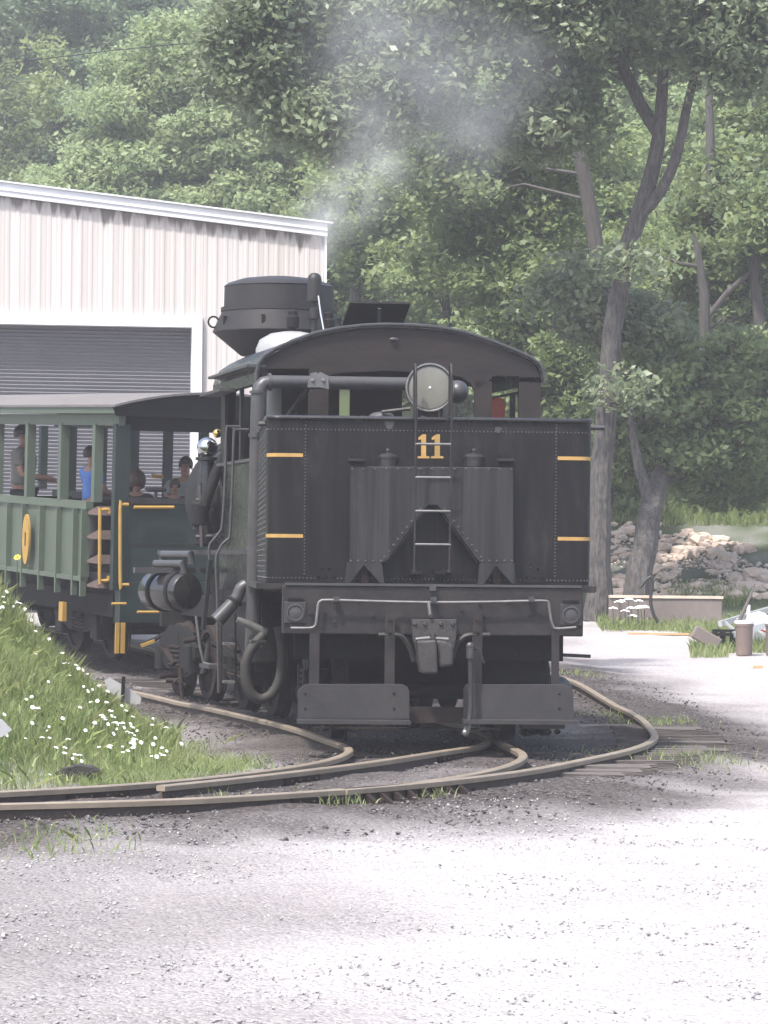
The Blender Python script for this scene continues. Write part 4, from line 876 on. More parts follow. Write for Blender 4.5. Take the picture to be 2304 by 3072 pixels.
# ---------------------------------------------------------------- passengers (heads and bodies seen between the posts)
def skinmesh(name, V, E, Rd, m, parent, root=0):
    me = bpy.data.meshes.new(name); me.from_pydata([tuple(v) for v in V], E, []); o = link(name, me, m, parent)
    md = o.modifiers.new('skin', 'SKIN'); md.use_smooth_shade = True
    for i, sv in enumerate(me.skin_vertices[0].data): sv.radius = Rd[i] if isinstance(Rd[i], tuple) else (Rd[i], Rd[i]); sv.use_root = (i == root)
    s2 = o.modifiers.new('sub', 'SUBSURF'); s2.levels = 2; s2.render_levels = 2
    return o
def person(label, x, y, z0, h, yaw, shirt, pants, hair, seat=False, arms=None, hairbig=1.0, sleeve=.6, bulk=1.0):
    fr = CF.M @ Matrix.Translation((x, y, z0)) @ Matrix.Rotation(yaw, 4, 'Z')
    hz = (.26 if seat else .53)*h                               # hip height
    up = lambda t: hz + (t-.53)*h
    V = [(0,0,up(.53)),(0,0,up(.62)),(0,.01*h,up(.73)),(0,.0,up(.81)),(0,.0,up(.85)),(0,.012*h,up(.885)),(0,.014*h,up(.93)),(0,.0,up(.975))]
    Rd = [(.095*h*bulk,.07*h*bulk),(.085*h*bulk,.06*h*bulk),(.1*h*bulk,.068*h*bulk),(.06*h*bulk,.05*h*bulk),.032*h,(.04*h,.05*h),(.045*h,.058*h),(.03*h,.036*h)]
    E = [(i, i+1) for i in range(7)]
    V.append((0,.075*h,up(.925))); Rd.append(.008*h); E.append((6, 8))            # nose
    arms = arms or {}
    hands = []
    for s_ in (-1, 1):
        el, wr = arms.get(s_, ((s_*.14*h, .06*h, up(.64)), (s_*.1*h, .2*h, up(.6))))
        i0 = len(V); V += [(s_*.1*h, 0, up(.8)), (s_*.125*h, 0, up(.785)), el, wr]; Rd += [.04*h,.036*h,.026*h,.018*h]
        d = (Vector(wr)-Vector(el)).normalized(); pm = Vector(wr)+d*.035*h; V.append(tuple(pm)); Rd.append((.022*h,.014*h))
        E += [(3, i0), (i0, i0+1), (i0+1, i0+2), (i0+2, i0+3), (i0+3, i0+4)]
        u = d.cross(Vector((0,0,1))).normalized()
        for f in range(4):
            k = len(V); r_ = pm + u*(f-1.5)*.011*h + d*.02*h; e_ = r_ + d*(.032-.003*abs(f-1.4))*h - Vector((0,0,.012*h)); V += [tuple(r_), tuple(e_)]; Rd += [.0055*h,.0045*h]; E += [(i0+4, k), (k, k+1)]
        k = len(V); V += [tuple(Vector(wr)+d*.015*h-u*s_*.028*h), tuple(Vector(wr)+d*.04*h-u*s_*.036*h)]; Rd += [.006*h,.005*h]; E += [(i0+3, k), (k, k+1)]
        hands.append((el, wr))
    for s_ in (-1, 1):
        i0 = len(V)
        if seat: V += [(s_*.05*h,.02*h,hz), (s_*.06*h,.25*h,hz+.01*h), (s_*.06*h,.25*h,.03*h), (s_*.06*h,.33*h,.02*h)]
        else: V += [(s_*.05*h,0,up(.5)), (s_*.055*h,.01*h,up(.28)), (s_*.055*h,0,up(.035)), (s_*.06*h,.1*h,up(.015))]
        Rd += [.055*h,.038*h,.024*h,.022*h]; E += [(0, i0), (i0, i0+1), (i0+1, i0+2), (i0+2, i0+3)]
    body = skinmesh('person', V, E, Rd, M['skin'], None); body.matrix_world = fr; tag(body, label, 'person')
    k = .012*h; SV = [V[0], V[1], V[2], V[3]]; SR = [tuple(a+k for a in Rd[i]) for i in range(3)] + [(.066*h,.058*h)]; SE = [(0,1),(1,2),(2,3)]
    for (el, wr), s_ in zip(hands, (-1, 1)):
        i0 = len(SV); a = Vector((s_*.125*h, 0, up(.785))); SV += [(s_*.1*h,0,up(.8)), tuple(a), tuple(a.lerp(Vector(el), sleeve))]; SR += [.05*h,.047*h,.045*h]; SE += [(3, i0), (i0, i0+1), (i0+1, i0+2)]
    skinmesh('shirt', SV, SE, SR, M[shirt], body)
    PV = [(0,0,hz+.02*h)]; PR = [(.1*h,.08*h)]; PE = []
    for s_ in (-1, 1):
        i0 = len(PV)
        PV += [(s_*.05*h,.02*h,hz), (s_*.06*h,.25*h,hz+.01*h), (s_*.06*h,.25*h,.08*h)] if seat else [(s_*.05*h,0,up(.5)), (s_*.055*h,.01*h,up(.28)), (s_*.055*h,0,up(.06))]
        PR += [.063*h,.047*h,.035*h]; PE += [(0, i0), (i0, i0+1), (i0+1, i0+2)]
    skinmesh('trousers', PV, PE, PR, M[pants], body)
    b = MB(); c = Vector((0, -.008*h, up(.95)))
    b.lathe([(.001,.075*h*hairbig)] + [(.062*h*hairbig*math.sin(t), .07*h*hairbig*math.cos(t)) for t in np.linspace(.25, 1.75 if hairbig < 1.2 else 2.3, 8)], Matrix.Translation(c) @ Matrix.Rotation(math.radians(18), 4, 'X') @ Matrix.Diagonal((.92,1.12,1,1)), 18)
    b.build('hair', M[hair], body)
    b = MB()
    for s_ in (-1, 1): b.ball((s_*.019*h, .068*h, up(.935)), .006*h, 8)
    b.build('eyes', M['hair'], body); b = MB()
    for s_ in (-1, 1): b.ball((s_*.05*h, .0, up(.925)), .012*h, 8, (.5,1,1.5))
    b.build('ears', M['skin'], body); MB().ball((0,.062*h,up(.9)), .014*h, 8, (1.2,.4,.35)).build('mouth', M['red'], body)
    return body
def spot(px, py, x): p_ = S(px, py, x); return p_
q = spot(70,1308,-.85); h1 = (q.z - zfloor)/.93
person('standing man in a grey and black shirt behind the coach side, forearms raised', -.85, q.y, zfloor, h1, math.radians(-128), 'tee_grey', 'tee_dark', 'hair', bulk=1.35,
       arms={-1: ((-.14*h1,.03*h1,.62*h1), (-.05*h1,.2*h1,.6*h1)), 1: ((.14*h1,.05*h1,.63*h1), (.06*h1,.22*h1,.62*h1))})
q = spot(275,1368,-.7); person('boy in a bright blue shirt standing between two coach posts', -.7, q.y, zfloor, (q.z-zfloor)/.93, math.radians(-80), 'tee_blue', 'tee_dark', 'hair')
def seated(label, px, py, x, h, yaw, *a, **k): q = spot(px, py, x); person(label, x, q.y, q.z-(.26+.4)*h, h, yaw, *a, seat=True, **k)
seated('seated passenger with full brown hair behind the coach end panel', 410,1448,-.25,1.62, math.radians(170), 'tee_dark', 'tee_dark', 'hair_br', hairbig=1.4)
seated('child with short dark hair low behind the end rail', 525,1462,.1,1.35, math.radians(160), 'tee_dark', 'tee_dark', 'hair_br', hairbig=1.05)
seated('man in a pale grey shirt sitting at the far end by the cab', 557,1402,.35,1.75, math.radians(150), 'tee_pale', 'tee_dark', 'hair')

# ---------------------------------------------------------------- engine shop
BF = Frame((at(972,1400,62).x, 62, .9), math.radians(7)); B = BF.loc
shop = thing('engine_shop', 'pale corrugated metal engine shop with a grey roll-up door behind the train', 'building', BF)
def wallmat():
    m = bpy.data.materials.new('corrugated_white'); m.use_nodes = True; N = m.node_tree.nodes; L = m.node_tree.links; p = N['Principled BSDF']
    p.inputs['Roughness'].default_value = .6
    tc = N.new('ShaderNodeTexCoord'); sp = N.new('ShaderNodeSeparateXYZ'); L.new(tc.outputs['Object'], sp.inputs[0])
    mp = N.new('ShaderNodeMapping'); mp.inputs['Scale'].default_value = (5.5,1,.12); L.new(tc.outputs['Object'], mp.inputs[0])
    nz = N.new('ShaderNodeTexNoise'); nz.inputs['Scale'].default_value = 1.; nz.inputs['Detail'].default_value = 3; L.new(mp.outputs[0], nz.inputs['Vector'])
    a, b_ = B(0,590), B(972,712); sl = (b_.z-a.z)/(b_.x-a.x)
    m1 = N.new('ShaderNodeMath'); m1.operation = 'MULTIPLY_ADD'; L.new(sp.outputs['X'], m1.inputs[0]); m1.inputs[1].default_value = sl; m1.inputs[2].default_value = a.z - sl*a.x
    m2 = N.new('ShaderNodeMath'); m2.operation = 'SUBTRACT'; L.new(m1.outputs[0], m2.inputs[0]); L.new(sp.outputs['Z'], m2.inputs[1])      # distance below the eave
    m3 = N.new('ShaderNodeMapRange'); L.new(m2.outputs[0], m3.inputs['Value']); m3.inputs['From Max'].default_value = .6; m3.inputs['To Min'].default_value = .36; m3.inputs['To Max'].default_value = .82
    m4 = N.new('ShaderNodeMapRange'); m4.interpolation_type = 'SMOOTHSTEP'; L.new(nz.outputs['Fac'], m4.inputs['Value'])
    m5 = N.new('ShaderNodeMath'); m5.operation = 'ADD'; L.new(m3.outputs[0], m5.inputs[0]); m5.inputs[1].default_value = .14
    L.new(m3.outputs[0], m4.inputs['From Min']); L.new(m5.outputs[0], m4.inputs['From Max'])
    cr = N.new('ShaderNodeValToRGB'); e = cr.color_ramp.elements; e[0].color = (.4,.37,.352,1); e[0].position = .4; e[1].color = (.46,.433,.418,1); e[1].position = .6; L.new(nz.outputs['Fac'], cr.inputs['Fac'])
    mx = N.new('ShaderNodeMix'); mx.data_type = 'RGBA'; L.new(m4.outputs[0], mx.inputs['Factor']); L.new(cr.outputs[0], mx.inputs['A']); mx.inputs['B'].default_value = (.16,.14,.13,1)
    L.new(mx.outputs['Result'], p.inputs['Base Color']); return m
WM = wallmat()
a, b_ = B(0,588), B(975,710); slope = (b_.z-a.z)/(b_.x-a.x); zroof = lambda x: a.z + slope*(x-a.x)
def corr(x0, x1, zb, zt, per=.19, dep=.008):
    xs = []; x = x0; k = 0
    while x < x1: xs.append((x, (0, -dep, -dep, 0, 0, -.002)[k % 6])); x += per*(.12,.22,.12,.2,.17,.17)[k % 6]; k += 1
    v = []
    for x, y in xs: v += [(x, y, zb(x)), (x, y, zt(x))]
    return MB().add(v, [(2*i, 2*i+2, 2*i+3, 2*i+1) for i in range(len(xs)-1)])
xd = B(606,1100).x; xc = B(972,900).x; zhd = B(300,943).z; xleft = B(-900,900).x
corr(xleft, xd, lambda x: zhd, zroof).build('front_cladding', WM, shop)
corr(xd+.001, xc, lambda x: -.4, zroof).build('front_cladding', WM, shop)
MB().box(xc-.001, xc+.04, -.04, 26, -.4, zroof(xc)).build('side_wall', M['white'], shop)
x0, x1 = xleft, B(981,690).x
fz = B(500,600).z - B(500,638).z
v = []
fa = MB().prism([(x0, zroof(x0)), (x1, zroof(x1)), (x1, zroof(x1)+.24), (x0, zroof(x0)+.24)], -.11, -.03).build('fascia', M['whitesteel'], shop)
MB().prism([(x0, zroof(x0)+.1), (x1, zroof(x1)+.1), (x1, zroof(x1)+.115), (x0, zroof(x0)+.115)], -.13, -.111).build('fascia_rib', M['whitesteel'], fa)
MB().prism([(x0, zroof(x0)+.245), (x1+.1, zroof(x1+.1)+.245), (x1+.1, zroof(x1+.1)+.275), (x0, zroof(x0)+.275)], -.15, 26).build('roof', M['whitesteel'], shop)
jx0, jx1 = B(574,1100).x, B(605,1100).x; hz1, hz0 = B(300,943).z, B(300,978).z
fr2 = MB().box(jx0, jx1, -.1, .3, -.4, hz1-.001).build('door_frame', M['whitesteel'], shop)
MB().box(xleft, jx0-.001, -.09, .3, hz0, hz1-.002).build('door_header', M['whitesteel'], fr2)
v = []; z = -.4; k = 0; xs0, xs1 = xleft, jx0
while z < hz0+.1:
    v += [(xs0, .22+(.0 if k % 2 else .022), z), (xs1, .22+(.0 if k % 2 else .022), z)]; z += .018 if k % 2 else .05; k += 1
dmat = mat('roller_door', (.115,.115,.13), (.085,.085,.097), rough=.5, scale=1.5, mix=.8)
kind(MB().add(v, [(2*i, 2*i+1, 2*i+3, 2*i+2) for i in range(len(v)//2-1)]).build('roller_slats', dmat, shop), 'stuff')
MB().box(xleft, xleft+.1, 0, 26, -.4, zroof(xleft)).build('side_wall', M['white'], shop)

# ---------------------------------------------------------------- things at the right
GH = lambda x, y: float(ground_h(np.array([x]), np.array([y]))[0])
def hit(px, py, lift=0., y0=15., y1=110.):
    r_ = ray(px, py); Ys = np.arange(y0, y1, .08); X_ = r_.x*Ys; Z_ = CAM.z + r_.z*Ys; g_ = ground_h(X_, Ys) + lift
    k_ = np.argmax(Z_ <= g_); Y = Ys[k_] if Z_[k_] <= g_[k_] else y1; return Vector((r_.x*Y, Y, CAM.z + r_.z*Y - lift))
ground = bpy.data.objects['ground']
def rockmesh(seed):
    r = random.Random(seed); bm = bmesh.new(); bmesh.ops.create_icosphere(bm, subdivisions=1, radius=1)
    for v in bm.verts: v.co *= r.uniform(.72, 1.12)
    me = bpy.data.meshes.new('stone'); bm.to_mesh(me); bm.free(); me.materials.append(M['stone']); return me
RM = [rockmesh(k) for k in range(9)]
cnt = 0
while cnt < 296:
    px = random.uniform(1835, 2330); t = random.random(); up_ = np.interp(px, [1835,1900,2050,2150,2330], [1560,1570,1585,1620,1640]); py = up_ + (1800-up_)*t**.75
    if vnoise(np.array([px]), np.array([py*1.4]), .013, 21)[0] > .58 and py < 1760: continue
    q = hit(px, py, 0, 52, 80)
    if q.y > 78: continue
    s_ = random.uniform(.06,.14)*(1.7 if random.random() < .14 else 1.)
    link('stone', random.choice(RM), None, ground, M=Matrix.Translation((q.x, q.y, q.z+s_*.25)) @ Matrix.Rotation(random.random()*6.28, 4, 'Z') @ Matrix.Rotation(random.uniform(-.4,.4), 4, 'X') @ Matrix.Diagonal((s_*random.uniform(1,1.7), s_, s_*random.uniform(.55,.9), 1)))
    cnt += 1
X, Y = [], []
for k in range(1500):
    px = random.uniform(1835, 2330); up_ = np.interp(px, [1835,1900,2050,2150,2330], [1565,1575,1590,1625,1645]); q = hit(px, up_ + (1800-up_)*random.random(), 0, 54, 80); X.append(q.x); Y.append(q.y)
X, Y = np.array(X), np.array(Y); k = (Y < 76) & (vnoise(X, Y, .7, 23) < .66); X, Y = X[k], Y[k]
pebbles('bank_rubble', 'small broken stones between the larger ones on the bank', np.stack([X, Y, ground_h(X, Y)+.02], -1), .03+.05*rng.random(len(X)), leafmat('rubble_pebbles', (.26,.2,.16), (.44,.36,.29), (.62,.53,.45), 0., .9))
# concrete wall
Yw = 56.; a, b_ = at(1830,1790,Yw), at(2168,1800,Yw)
cw = tag(MB().box(a.x, b_.x, Yw, Yw+.35, .4, a.z-.02).build('concrete_wall', M['conc'], None, bevel=.02), 'low stained concrete retaining wall in front of the stony bank', 'wall')
MB().box(a.x, b_.x+.01, Yw-.02, Yw+.37, a.z-.019, a.z+.025).build('coping', M['stone'], cw)
tag(MB().tube(spline([at(px, py, Yw-.8) for px, py in ((1918,1765),(1940,1738),(1953,1730),(1958,1745),(1954,1775),(1952,1810),(1962,1845),(1977,1872))], .1), .028, 8).build('garden_hose', M['blackhose']), 'black hose bent over beside the leaning tree trunk', 'hose')
def drum(px, label):
    q = hit(px,1966,0,40,60); s_ = q.y/F_PX; r = 27*s_; h = 108*s_
    t = tag(MB().lathe([(r*.86,0),(r*.9,.02),(r*.97,h*.82),(r*.99,h*.83)], Matrix.Translation(q), 28).build('drum', M['terracotta']), label, 'drum')
    MB().lathe([(r*1.0,h*.84),(r*1.02,h*.8),(r*1.06,h*.82),(r*1.06,h*.86),(r*1.0,h*.87)], Matrix.Translation(q), 28).build('hoop', M['terracotta'], t)
    MB().lathe([(r*1.08,h*.88),(r*1.1,h*.9),(r*1.1,h*.95),(r*.98,h*.97),(r*.9,h*.93),(r*.9,h*.85)], Matrix.Translation(q), 28).build('rim', M['white'], t); return t
drum(2232, 'dusty brown drum with a pale rim standing at the edge of the gravel'); drum(2322, 'second brown drum cut off by the right edge of the picture')
q = hit(2285,1945,0,40,60); b = MB(); b.ball((q.x, q.y+.5, q.z+.28), .27, 18, (.9,.7,1.05)); bag = tag(b.build('sack', M['plastic']), 'crumpled white plastic sack between the two drums', 'sack')
MB().tube([(q.x-.1,q.y+.28,q.z+.33),(q.x+.05,q.y+.26,q.z+.27),(q.x+.2,q.y+.3,q.z+.22)], .02, 6).build('red_print', M['red'], bag)
# metal frame (two long rails with rungs) lying behind the drum
A0, A1 = at(2160,1872,52.5), at(2315,1826,53.5); B0, B1 = at(2200,1905,50.8), at(2340,1862,51.2)
lf = thing('aluminium_ladder', 'silver ladder-like metal frame lying on weeds behind the brown drum', 'ladder', loc=(0,0,0))
for a_, c_ in ((A0, A1), (B0, B1)): MB().bar(a_, c_, .07, .09).build('side_rail', M['alu'], lf)
for t in (.1,.32,.54,.76,.96): MB().bar(A0.lerp(A1, t), B0.lerp(B1, t), .04, .04).build('rung', M['alu'], lf)
pole = tag(MB().tube([at(2194,1930,51), at(2212,1876,51), at(2238,1818,51.2), at(2252,1785,51.3), at(2264,1752,51.4)], [.03,.03,.028,.02,.012], 8).build('leaning_pole', M['tie']), 'thin pole leaning up out of the scrap behind the drum', 'pole')
tag(MB().bar(at(2247,1925,51.8), at(2245,1815,51.8), .11, .05).build('white_board', M['white'], None, bevel=.01), 'short white board standing upright beside the leaning pole', 'board')
tag(MB().box(-.22,.22,-.12,.12,-.1,.1, Matrix.Translation(at(2118,1914,50.5)) @ Matrix.Rotation(.5, 4, 'Y')).build('concrete_block', M['conc'], None, bevel=.02), 'tilted grey block at the edge of the weeds left of the drum', 'block')
pb = at(2148,1884,51); b = MB(); b.box(pb.x-.05, pb.x+.3, pb.y-.1, pb.y+.1, pb.z-.06, pb.z-.02); b.box(pb.x-.1, pb.x+.35, pb.y-.2, pb.y-.11, pb.z-.12, pb.z-.07)
for dx in (-.02,.1,.25): b.box(pb.x+dx-.03, pb.x+dx+.03, pb.y-.18, pb.y+.12, pb.z-.28, pb.z-.061)
tag(b.build('broken_pallet', M['undercar']), 'dark broken pallet in the weeds beside the metal frame', 'pallet')
for px, py, l, m, lab in ((1985,1905,.55,'tan','long weathered plank lying on the grass edge of the gravel'), (2222,2003,.17,'white','short pale board lying on the gravel below the drum'), (2258,2004,.14,'tan','small tan offcut beside the pale board on the gravel')):
    q = hit(px, py, 0, 35, 60); tag(MB().box(-l, l, -.06, .06, 0, .035, Matrix.Translation(q) @ Matrix.Rotation(random.uniform(-.2,.2), 4, 'Z')).build('plank', M[m]), lab, 'plank')
q0, q1 = hit(1665,1970,0,30,60), hit(1768,1975,0,30,60); q0.z += .03; q1.z += .03
tag(MB().bar(q0, q1, .06, .05).build('iron_bar', M['soot']), 'dark iron bar lying across the gravel right of the tender', 'bar')

# ---------------------------------------------------------------- small things at the left
def target(pts, Y, label, post=None):
    P = [at(px, py, Y) for px, py in pts]; n = len(P)
    t = tag(MB().add([p_ for p_ in P] + [p_+Vector((0,.02,0)) for p_ in P], [tuple(range(n)), tuple(range(2*n-1, n-1, -1))] + [(i, n+i, n+(i+1) % n, (i+1) % n) for i in range(n)]).build('switch_target', M['target']), label, 'sign')
    if post: MB().bar(at(*post[0], Y-.05), at(*post[1], Y-.05), .035, .035).build('post', M['soot'], t)
target([(313,2040),(330,2034),(392,2068),(424,2094),(420,2112),(402,2114),(352,2092),(322,2072)], 33.5, 'white pointed switch target on a short black post by the rail', ((371,2030),(366,2140)))
target([(-60,2150),(6,2158),(36,2190),(4,2212),(-60,2216)], 25.6, 'white pointed target blade cut off by the left edge of the picture', ((-40,2140),(-40,2290)))
q = hit(228,2352,0,20,30)
cur = [(-.24,-.04),(-.2,.06),(-.1,.13),(.03,.155),(.13,.14),(.19,.1),(.13,.09),(.08,.05),(.06,-.04)]
o = MB().prism(cur, -.06, .1).build('tyre_scrap', M['hose'], None, bevel=.01, M=Matrix.Translation(q))
tag(o, 'curved black scrap of rubber in the grass beside the rail', 'scrap')

# ---------------------------------------------------------------- grass, weeds, flowers
gl1 = leafmat('grass_blades', (.13,.185,.055), (.2,.265,.095), (.33,.35,.19), .5, .6)
def blades(name, label, P, H, W, m, lean=.35):
    n = len(P); a = rng.random(n)*2*PI; dx = np.stack([np.cos(a), np.sin(a), np.zeros(n)], -1); l = rng.normal(0, lean, (n, 2)); tip = np.stack([l[:,0]*H, l[:,1]*H, H], -1)
    mid = np.stack([l[:,0]*H*.35, l[:,1]*H*.35, H*.6], -1); w_ = W[:, None]*dx
    V = np.stack([P-w_, P+w_, P+mid+w_*.7, P+tip, P+mid-w_*.7], 1)
    me = fast_mesh(name, V.reshape(-1, 3), np.arange(5*n).reshape(n, 5), {'rnd': np.repeat(rng.random(n)*.6 + .4*vnoise(P[:,0], P[:,1], 1.2, 31), 5)})
    return kind(link(name, me, m), 'stuff', label)
def scatter(n, x0, x1, y0, y1): return x0+(x1-x0)*rng.random(n), y0+(y1-y0)*rng.random(n)
X, Y = scatter(230000, -5.2, -.9, 24.2, 35.5); m_ = mound(X, Y); nn = vnoise(X, Y, 1.4, 33)
k = (m_ > .02) & (rng.random(len(X)) < np.clip(.25 + m_*1.2, 0, 1)) & (rail_dist(X, Y) > .3); X, Y, m_, nn = X[k], Y[k], m_[k], nn[k]
n = len(X); Z = ground_h(X, Y)
blades('bank_grass', 'tall green grass and weeds covering the bank at the left', np.stack([X, Y, Z], -1), (.045 + .14*rng.random(n)**1.9)*(.5+.9*nn)*(1+.5*np.clip(m_, 0, 1.5)), .002+.0025*rng.random(n), gl1)
Xf, Yf = scatter(26000, -2.3, -.75, 25.4, 31.5); kf = (rng.random(len(Xf)) < smooth(-.8, -2., Xf + .5*(vnoise(Xf, Yf, 1.3, 35)-.5) + .12*np.abs(Yf-27))) & (rail_dist(Xf, Yf) > .22); Xf, Yf = Xf[kf], Yf[kf]; nf = len(Xf)
blades('bank_foot_grass', 'thin short grass at the foot of the bank by the rails', np.stack([Xf, Yf, ground_h(Xf, Yf)], -1), .03+.09*rng.random(nf)**1.5, .002+.0025*rng.random(nf), gl1, .5)
nw = 7000; j = rng.integers(0, n, nw)                       # broader weed leaves
P = np.stack([X[j], Y[j], Z[j]], -1)
blades('bank_weeds', 'broad-leaved weeds growing among the bank grass', P + np.stack([rng.normal(0,.03,nw), rng.normal(0,.03,nw), rng.random(nw)*.1], -1), .03+.07*rng.random(nw), .006+.008*rng.random(nw), gl1, .9)
X, Y = scatter(80000, 3.6, 9.2, 47.5, 73); k = ((vnoise(X, Y, .5, 41) > .42) | (Y > 64.5)) & ((Y > 56.8) | ((X > .092*Y) & (X < .1035*Y) & (Y > 48.6 + 1.2*vnoise(X, Y, 1.1, 43))) | ((X > .1035*Y) & (Y > 50.4)) | (Y > 54.2) & (X < 5.2)); X, Y = X[k], Y[k]; n = len(X)
blades('far_grass', 'rough grass along the far edge of the gravel and over the stony bank', np.stack([X, Y, ground_h(X, Y)], -1), (.05+.17*rng.random(n)**1.6)*(1+1.1*smooth(63, 66, Y)), (.006+.008*rng.random(n))*(1+.8*smooth(63, 66, Y)), gl1)
tx_, ty_, tc_ = [], [], []
for px, py, r, c in ((10,2545,.3,120),(210,2535,.2,50),(300,2510,.15,30),(90,2520,.25,40),(1000,2425,.14,160),(1290,2400,.06,30),(1960,2185,.25,260),(2000,2290,.3,150),(2120,2300,.4,200),(1800,2160,.15,60),(1730,2035,.2,120),(1290,2410,.1,30),(680,2420,.1,25),(560,2300,.4,200),(470,2330,.3,150)):
    q = on_ground(px, py, .02); tx_.append(q.x + rng.normal(0, r, c)); ty_.append(q.y + rng.normal(0, r*1.5, c))
X, Y = np.concatenate(tx_), np.concatenate(ty_); n = len(X)
blades('gravel_weeds', 'scattered tufts of grass growing in the gravel and ties', np.stack([X, Y, ground_h(X, Y)], -1), .03+.08*rng.random(n)**1.4, .003+.004*rng.random(n), gl1, .6)
# flowers
def flowermesh(kind_, seed):
    r = random.Random(seed); b = MB()
    if kind_ == 'daisy':
        t = Matrix.Rotation(r.uniform(.2,1.0), 4, 'X') @ Matrix.Rotation(r.uniform(-.4,.4), 4, 'Y')
        for k in range(9):
            a = 2*PI*k/9; c, s_ = math.cos(a), math.sin(a); pts = [(.006*c,.006*s_,0), (.02*c-.007*s_,.02*s_+.007*c,.004), (.032*c,.032*s_,.0), (.02*c+.007*s_,.02*s_-.007*c,.004)]
            b.add([t @ Vector(p_) for p_ in pts], [(0,1,2,3)])
    else:
        for k in range(22):
            a = r.random()*6.28; q_ = r.random()**.5*.045; c = Vector((q_*math.cos(a), q_*math.sin(a), .012-8*q_*q_)); b.ball(c, .009, 5, (1.2,1.2,.6))
    me = bpy.data.meshes.new('wildflower'); me.from_pydata(b.v, [], b.f); return me
FM = {'daisy': [flowermesh('daisy', k) for k in range(4)], 'lace': [flowermesh('lace', k) for k in range(3)]}
for L_m in FM.values():
    for m__ in L_m: m__.materials.append(M['petal'])
stem_mat = mat('green_stem', (.05,.08,.02), (.035,.055,.015), rough=.7, scale=10)
stems = []
for k in range(3):
    b = MB().tube([(0,0,0),(.006*k,.004,-.12),(.0,.012*k,-.34)], .003, 4); me_ = bpy.data.meshes.new('stem'); me_.from_pydata(b.v, [], b.f); me_.materials.append(stem_mat); stems.append(me_)
FP = [(118,1765),(140,1882),(178,1908),(148,1917),(108,1895),(94,1815),(200,1990),(228,1995),(249,2010),(262,2022),(145,2045),(95,2090),(110,2125),(240,2122),(188,2155),(45,1785),(20,1775),(10,1790),(55,1810),(75,1827),(95,1860),(107,1893),(194,2259),(218,2275),(238,2266),(195,2243),(245,2283),(392,2228),(500,2253),(470,2270),(490,2266),(395,2180),(190,1990),(77,2215),(20,2205),(60,1640),(40,1665),(15,1625),(235,2005)]
for c_, sp_, n_ in (((300,2062),34,12),((345,2130),34,12),((380,2175),48,16),((400,2210),55,12),((470,2240),60,8),((60,2170),50,6),((180,2240),60,6),((370,2250),50,8),((130,1960),60,8),((40,1810),35,10)):
    FP += [(c_[0]+random.gauss(0, sp_), c_[1]+random.gauss(0, sp_*.55)) for _ in range(n_)]
for i, (px, py) in enumerate(FP):
    q = hit(px, py, .2, 22, 36)
    if q.y > 35.5: continue
    lace = (i % 6 == 0); L_m = FM['lace' if lace else 'daisy']; s_ = random.uniform(.42, .72)
    o = link('wildflower', random.choice(L_m), None, None, M=Matrix.Translation(q+Vector((0,0,.2))) @ Matrix.Rotation(random.uniform(-.6,.6), 4, 'Z') @ Matrix.Scale(s_, 4))
    link('stem', random.choice(stems), None, o)
    tag(o, 'flat-topped white lace flower among the bank grass' if lace else 'small white daisy among the bank grass', 'flower', 'white lace flowers on the bank' if lace else 'white daisies on the bank')
fy = flowermesh('daisy', 77); fy.materials.append(M['petal_y'])
q = hit(52,1672,.25,22,36); o = link('wildflower', fy, None, None, M=Matrix.Translation(q+Vector((0,0,.25))) @ Matrix.Scale(1.4, 4)); link('stem', stems[0], None, o); tag(o, 'single yellow flower at the top left of the grass bank', 'flower')
for i in range(26):                                          # white-flowering plants at the foot of the leaning tree
    px, py = random.gauss(1895, 32), random.gauss(1812, 22); p_ = at(px, py, 55.2)
    if i >= 12: px, py = random.gauss(1985,110), random.gauss(1855,25); continue
    o = link('wildflower', random.choice(FM['lace']), None, None, M=Matrix.Translation(p_) @ Matrix.Scale(1.6, 4)); link('stem', stems[i % 3], None, o, M=Matrix.Scale(1.2, 4)); tag(o, 'white flower head at the foot of the leaning tree', 'flower', 'white flowers below the leaning tree')

# ---------------------------------------------------------------- trees
def leaf_arr(centers, size, up=.35):
    n = len(centers); nr = rng.normal(size=(n, 3)); nr[:,2] = np.abs(nr[:,2]) + up; nr /= np.linalg.norm(nr, axis=1, keepdims=True)
    t = rng.normal(size=(n, 3)); t -= nr*(t*nr).sum(1, keepdims=True); t /= np.linalg.norm(t, axis=1, keepdims=True); b = np.cross(nr, t)
    s_ = size*(.45 + 1.1*rng.random((n, 1))**1.5)
    return np.stack([centers - t*s_, centers - b*s_*.55 + t*s_*.1, centers + t*s_, centers + b*s_*.55 + t*s_*.1], 1)
def clumps_of(E, n, shell=.55):
    c, r = E; d = rng.normal(size=(n, 3)); d /= np.linalg.norm(d, axis=1, keepdims=True); q = (shell + (1-shell)*rng.random((n, 1)))*(.3+.7*rng.random((n, 1))**.4)
    return np.array(c)[None] + d*q*np.array(r)[None]
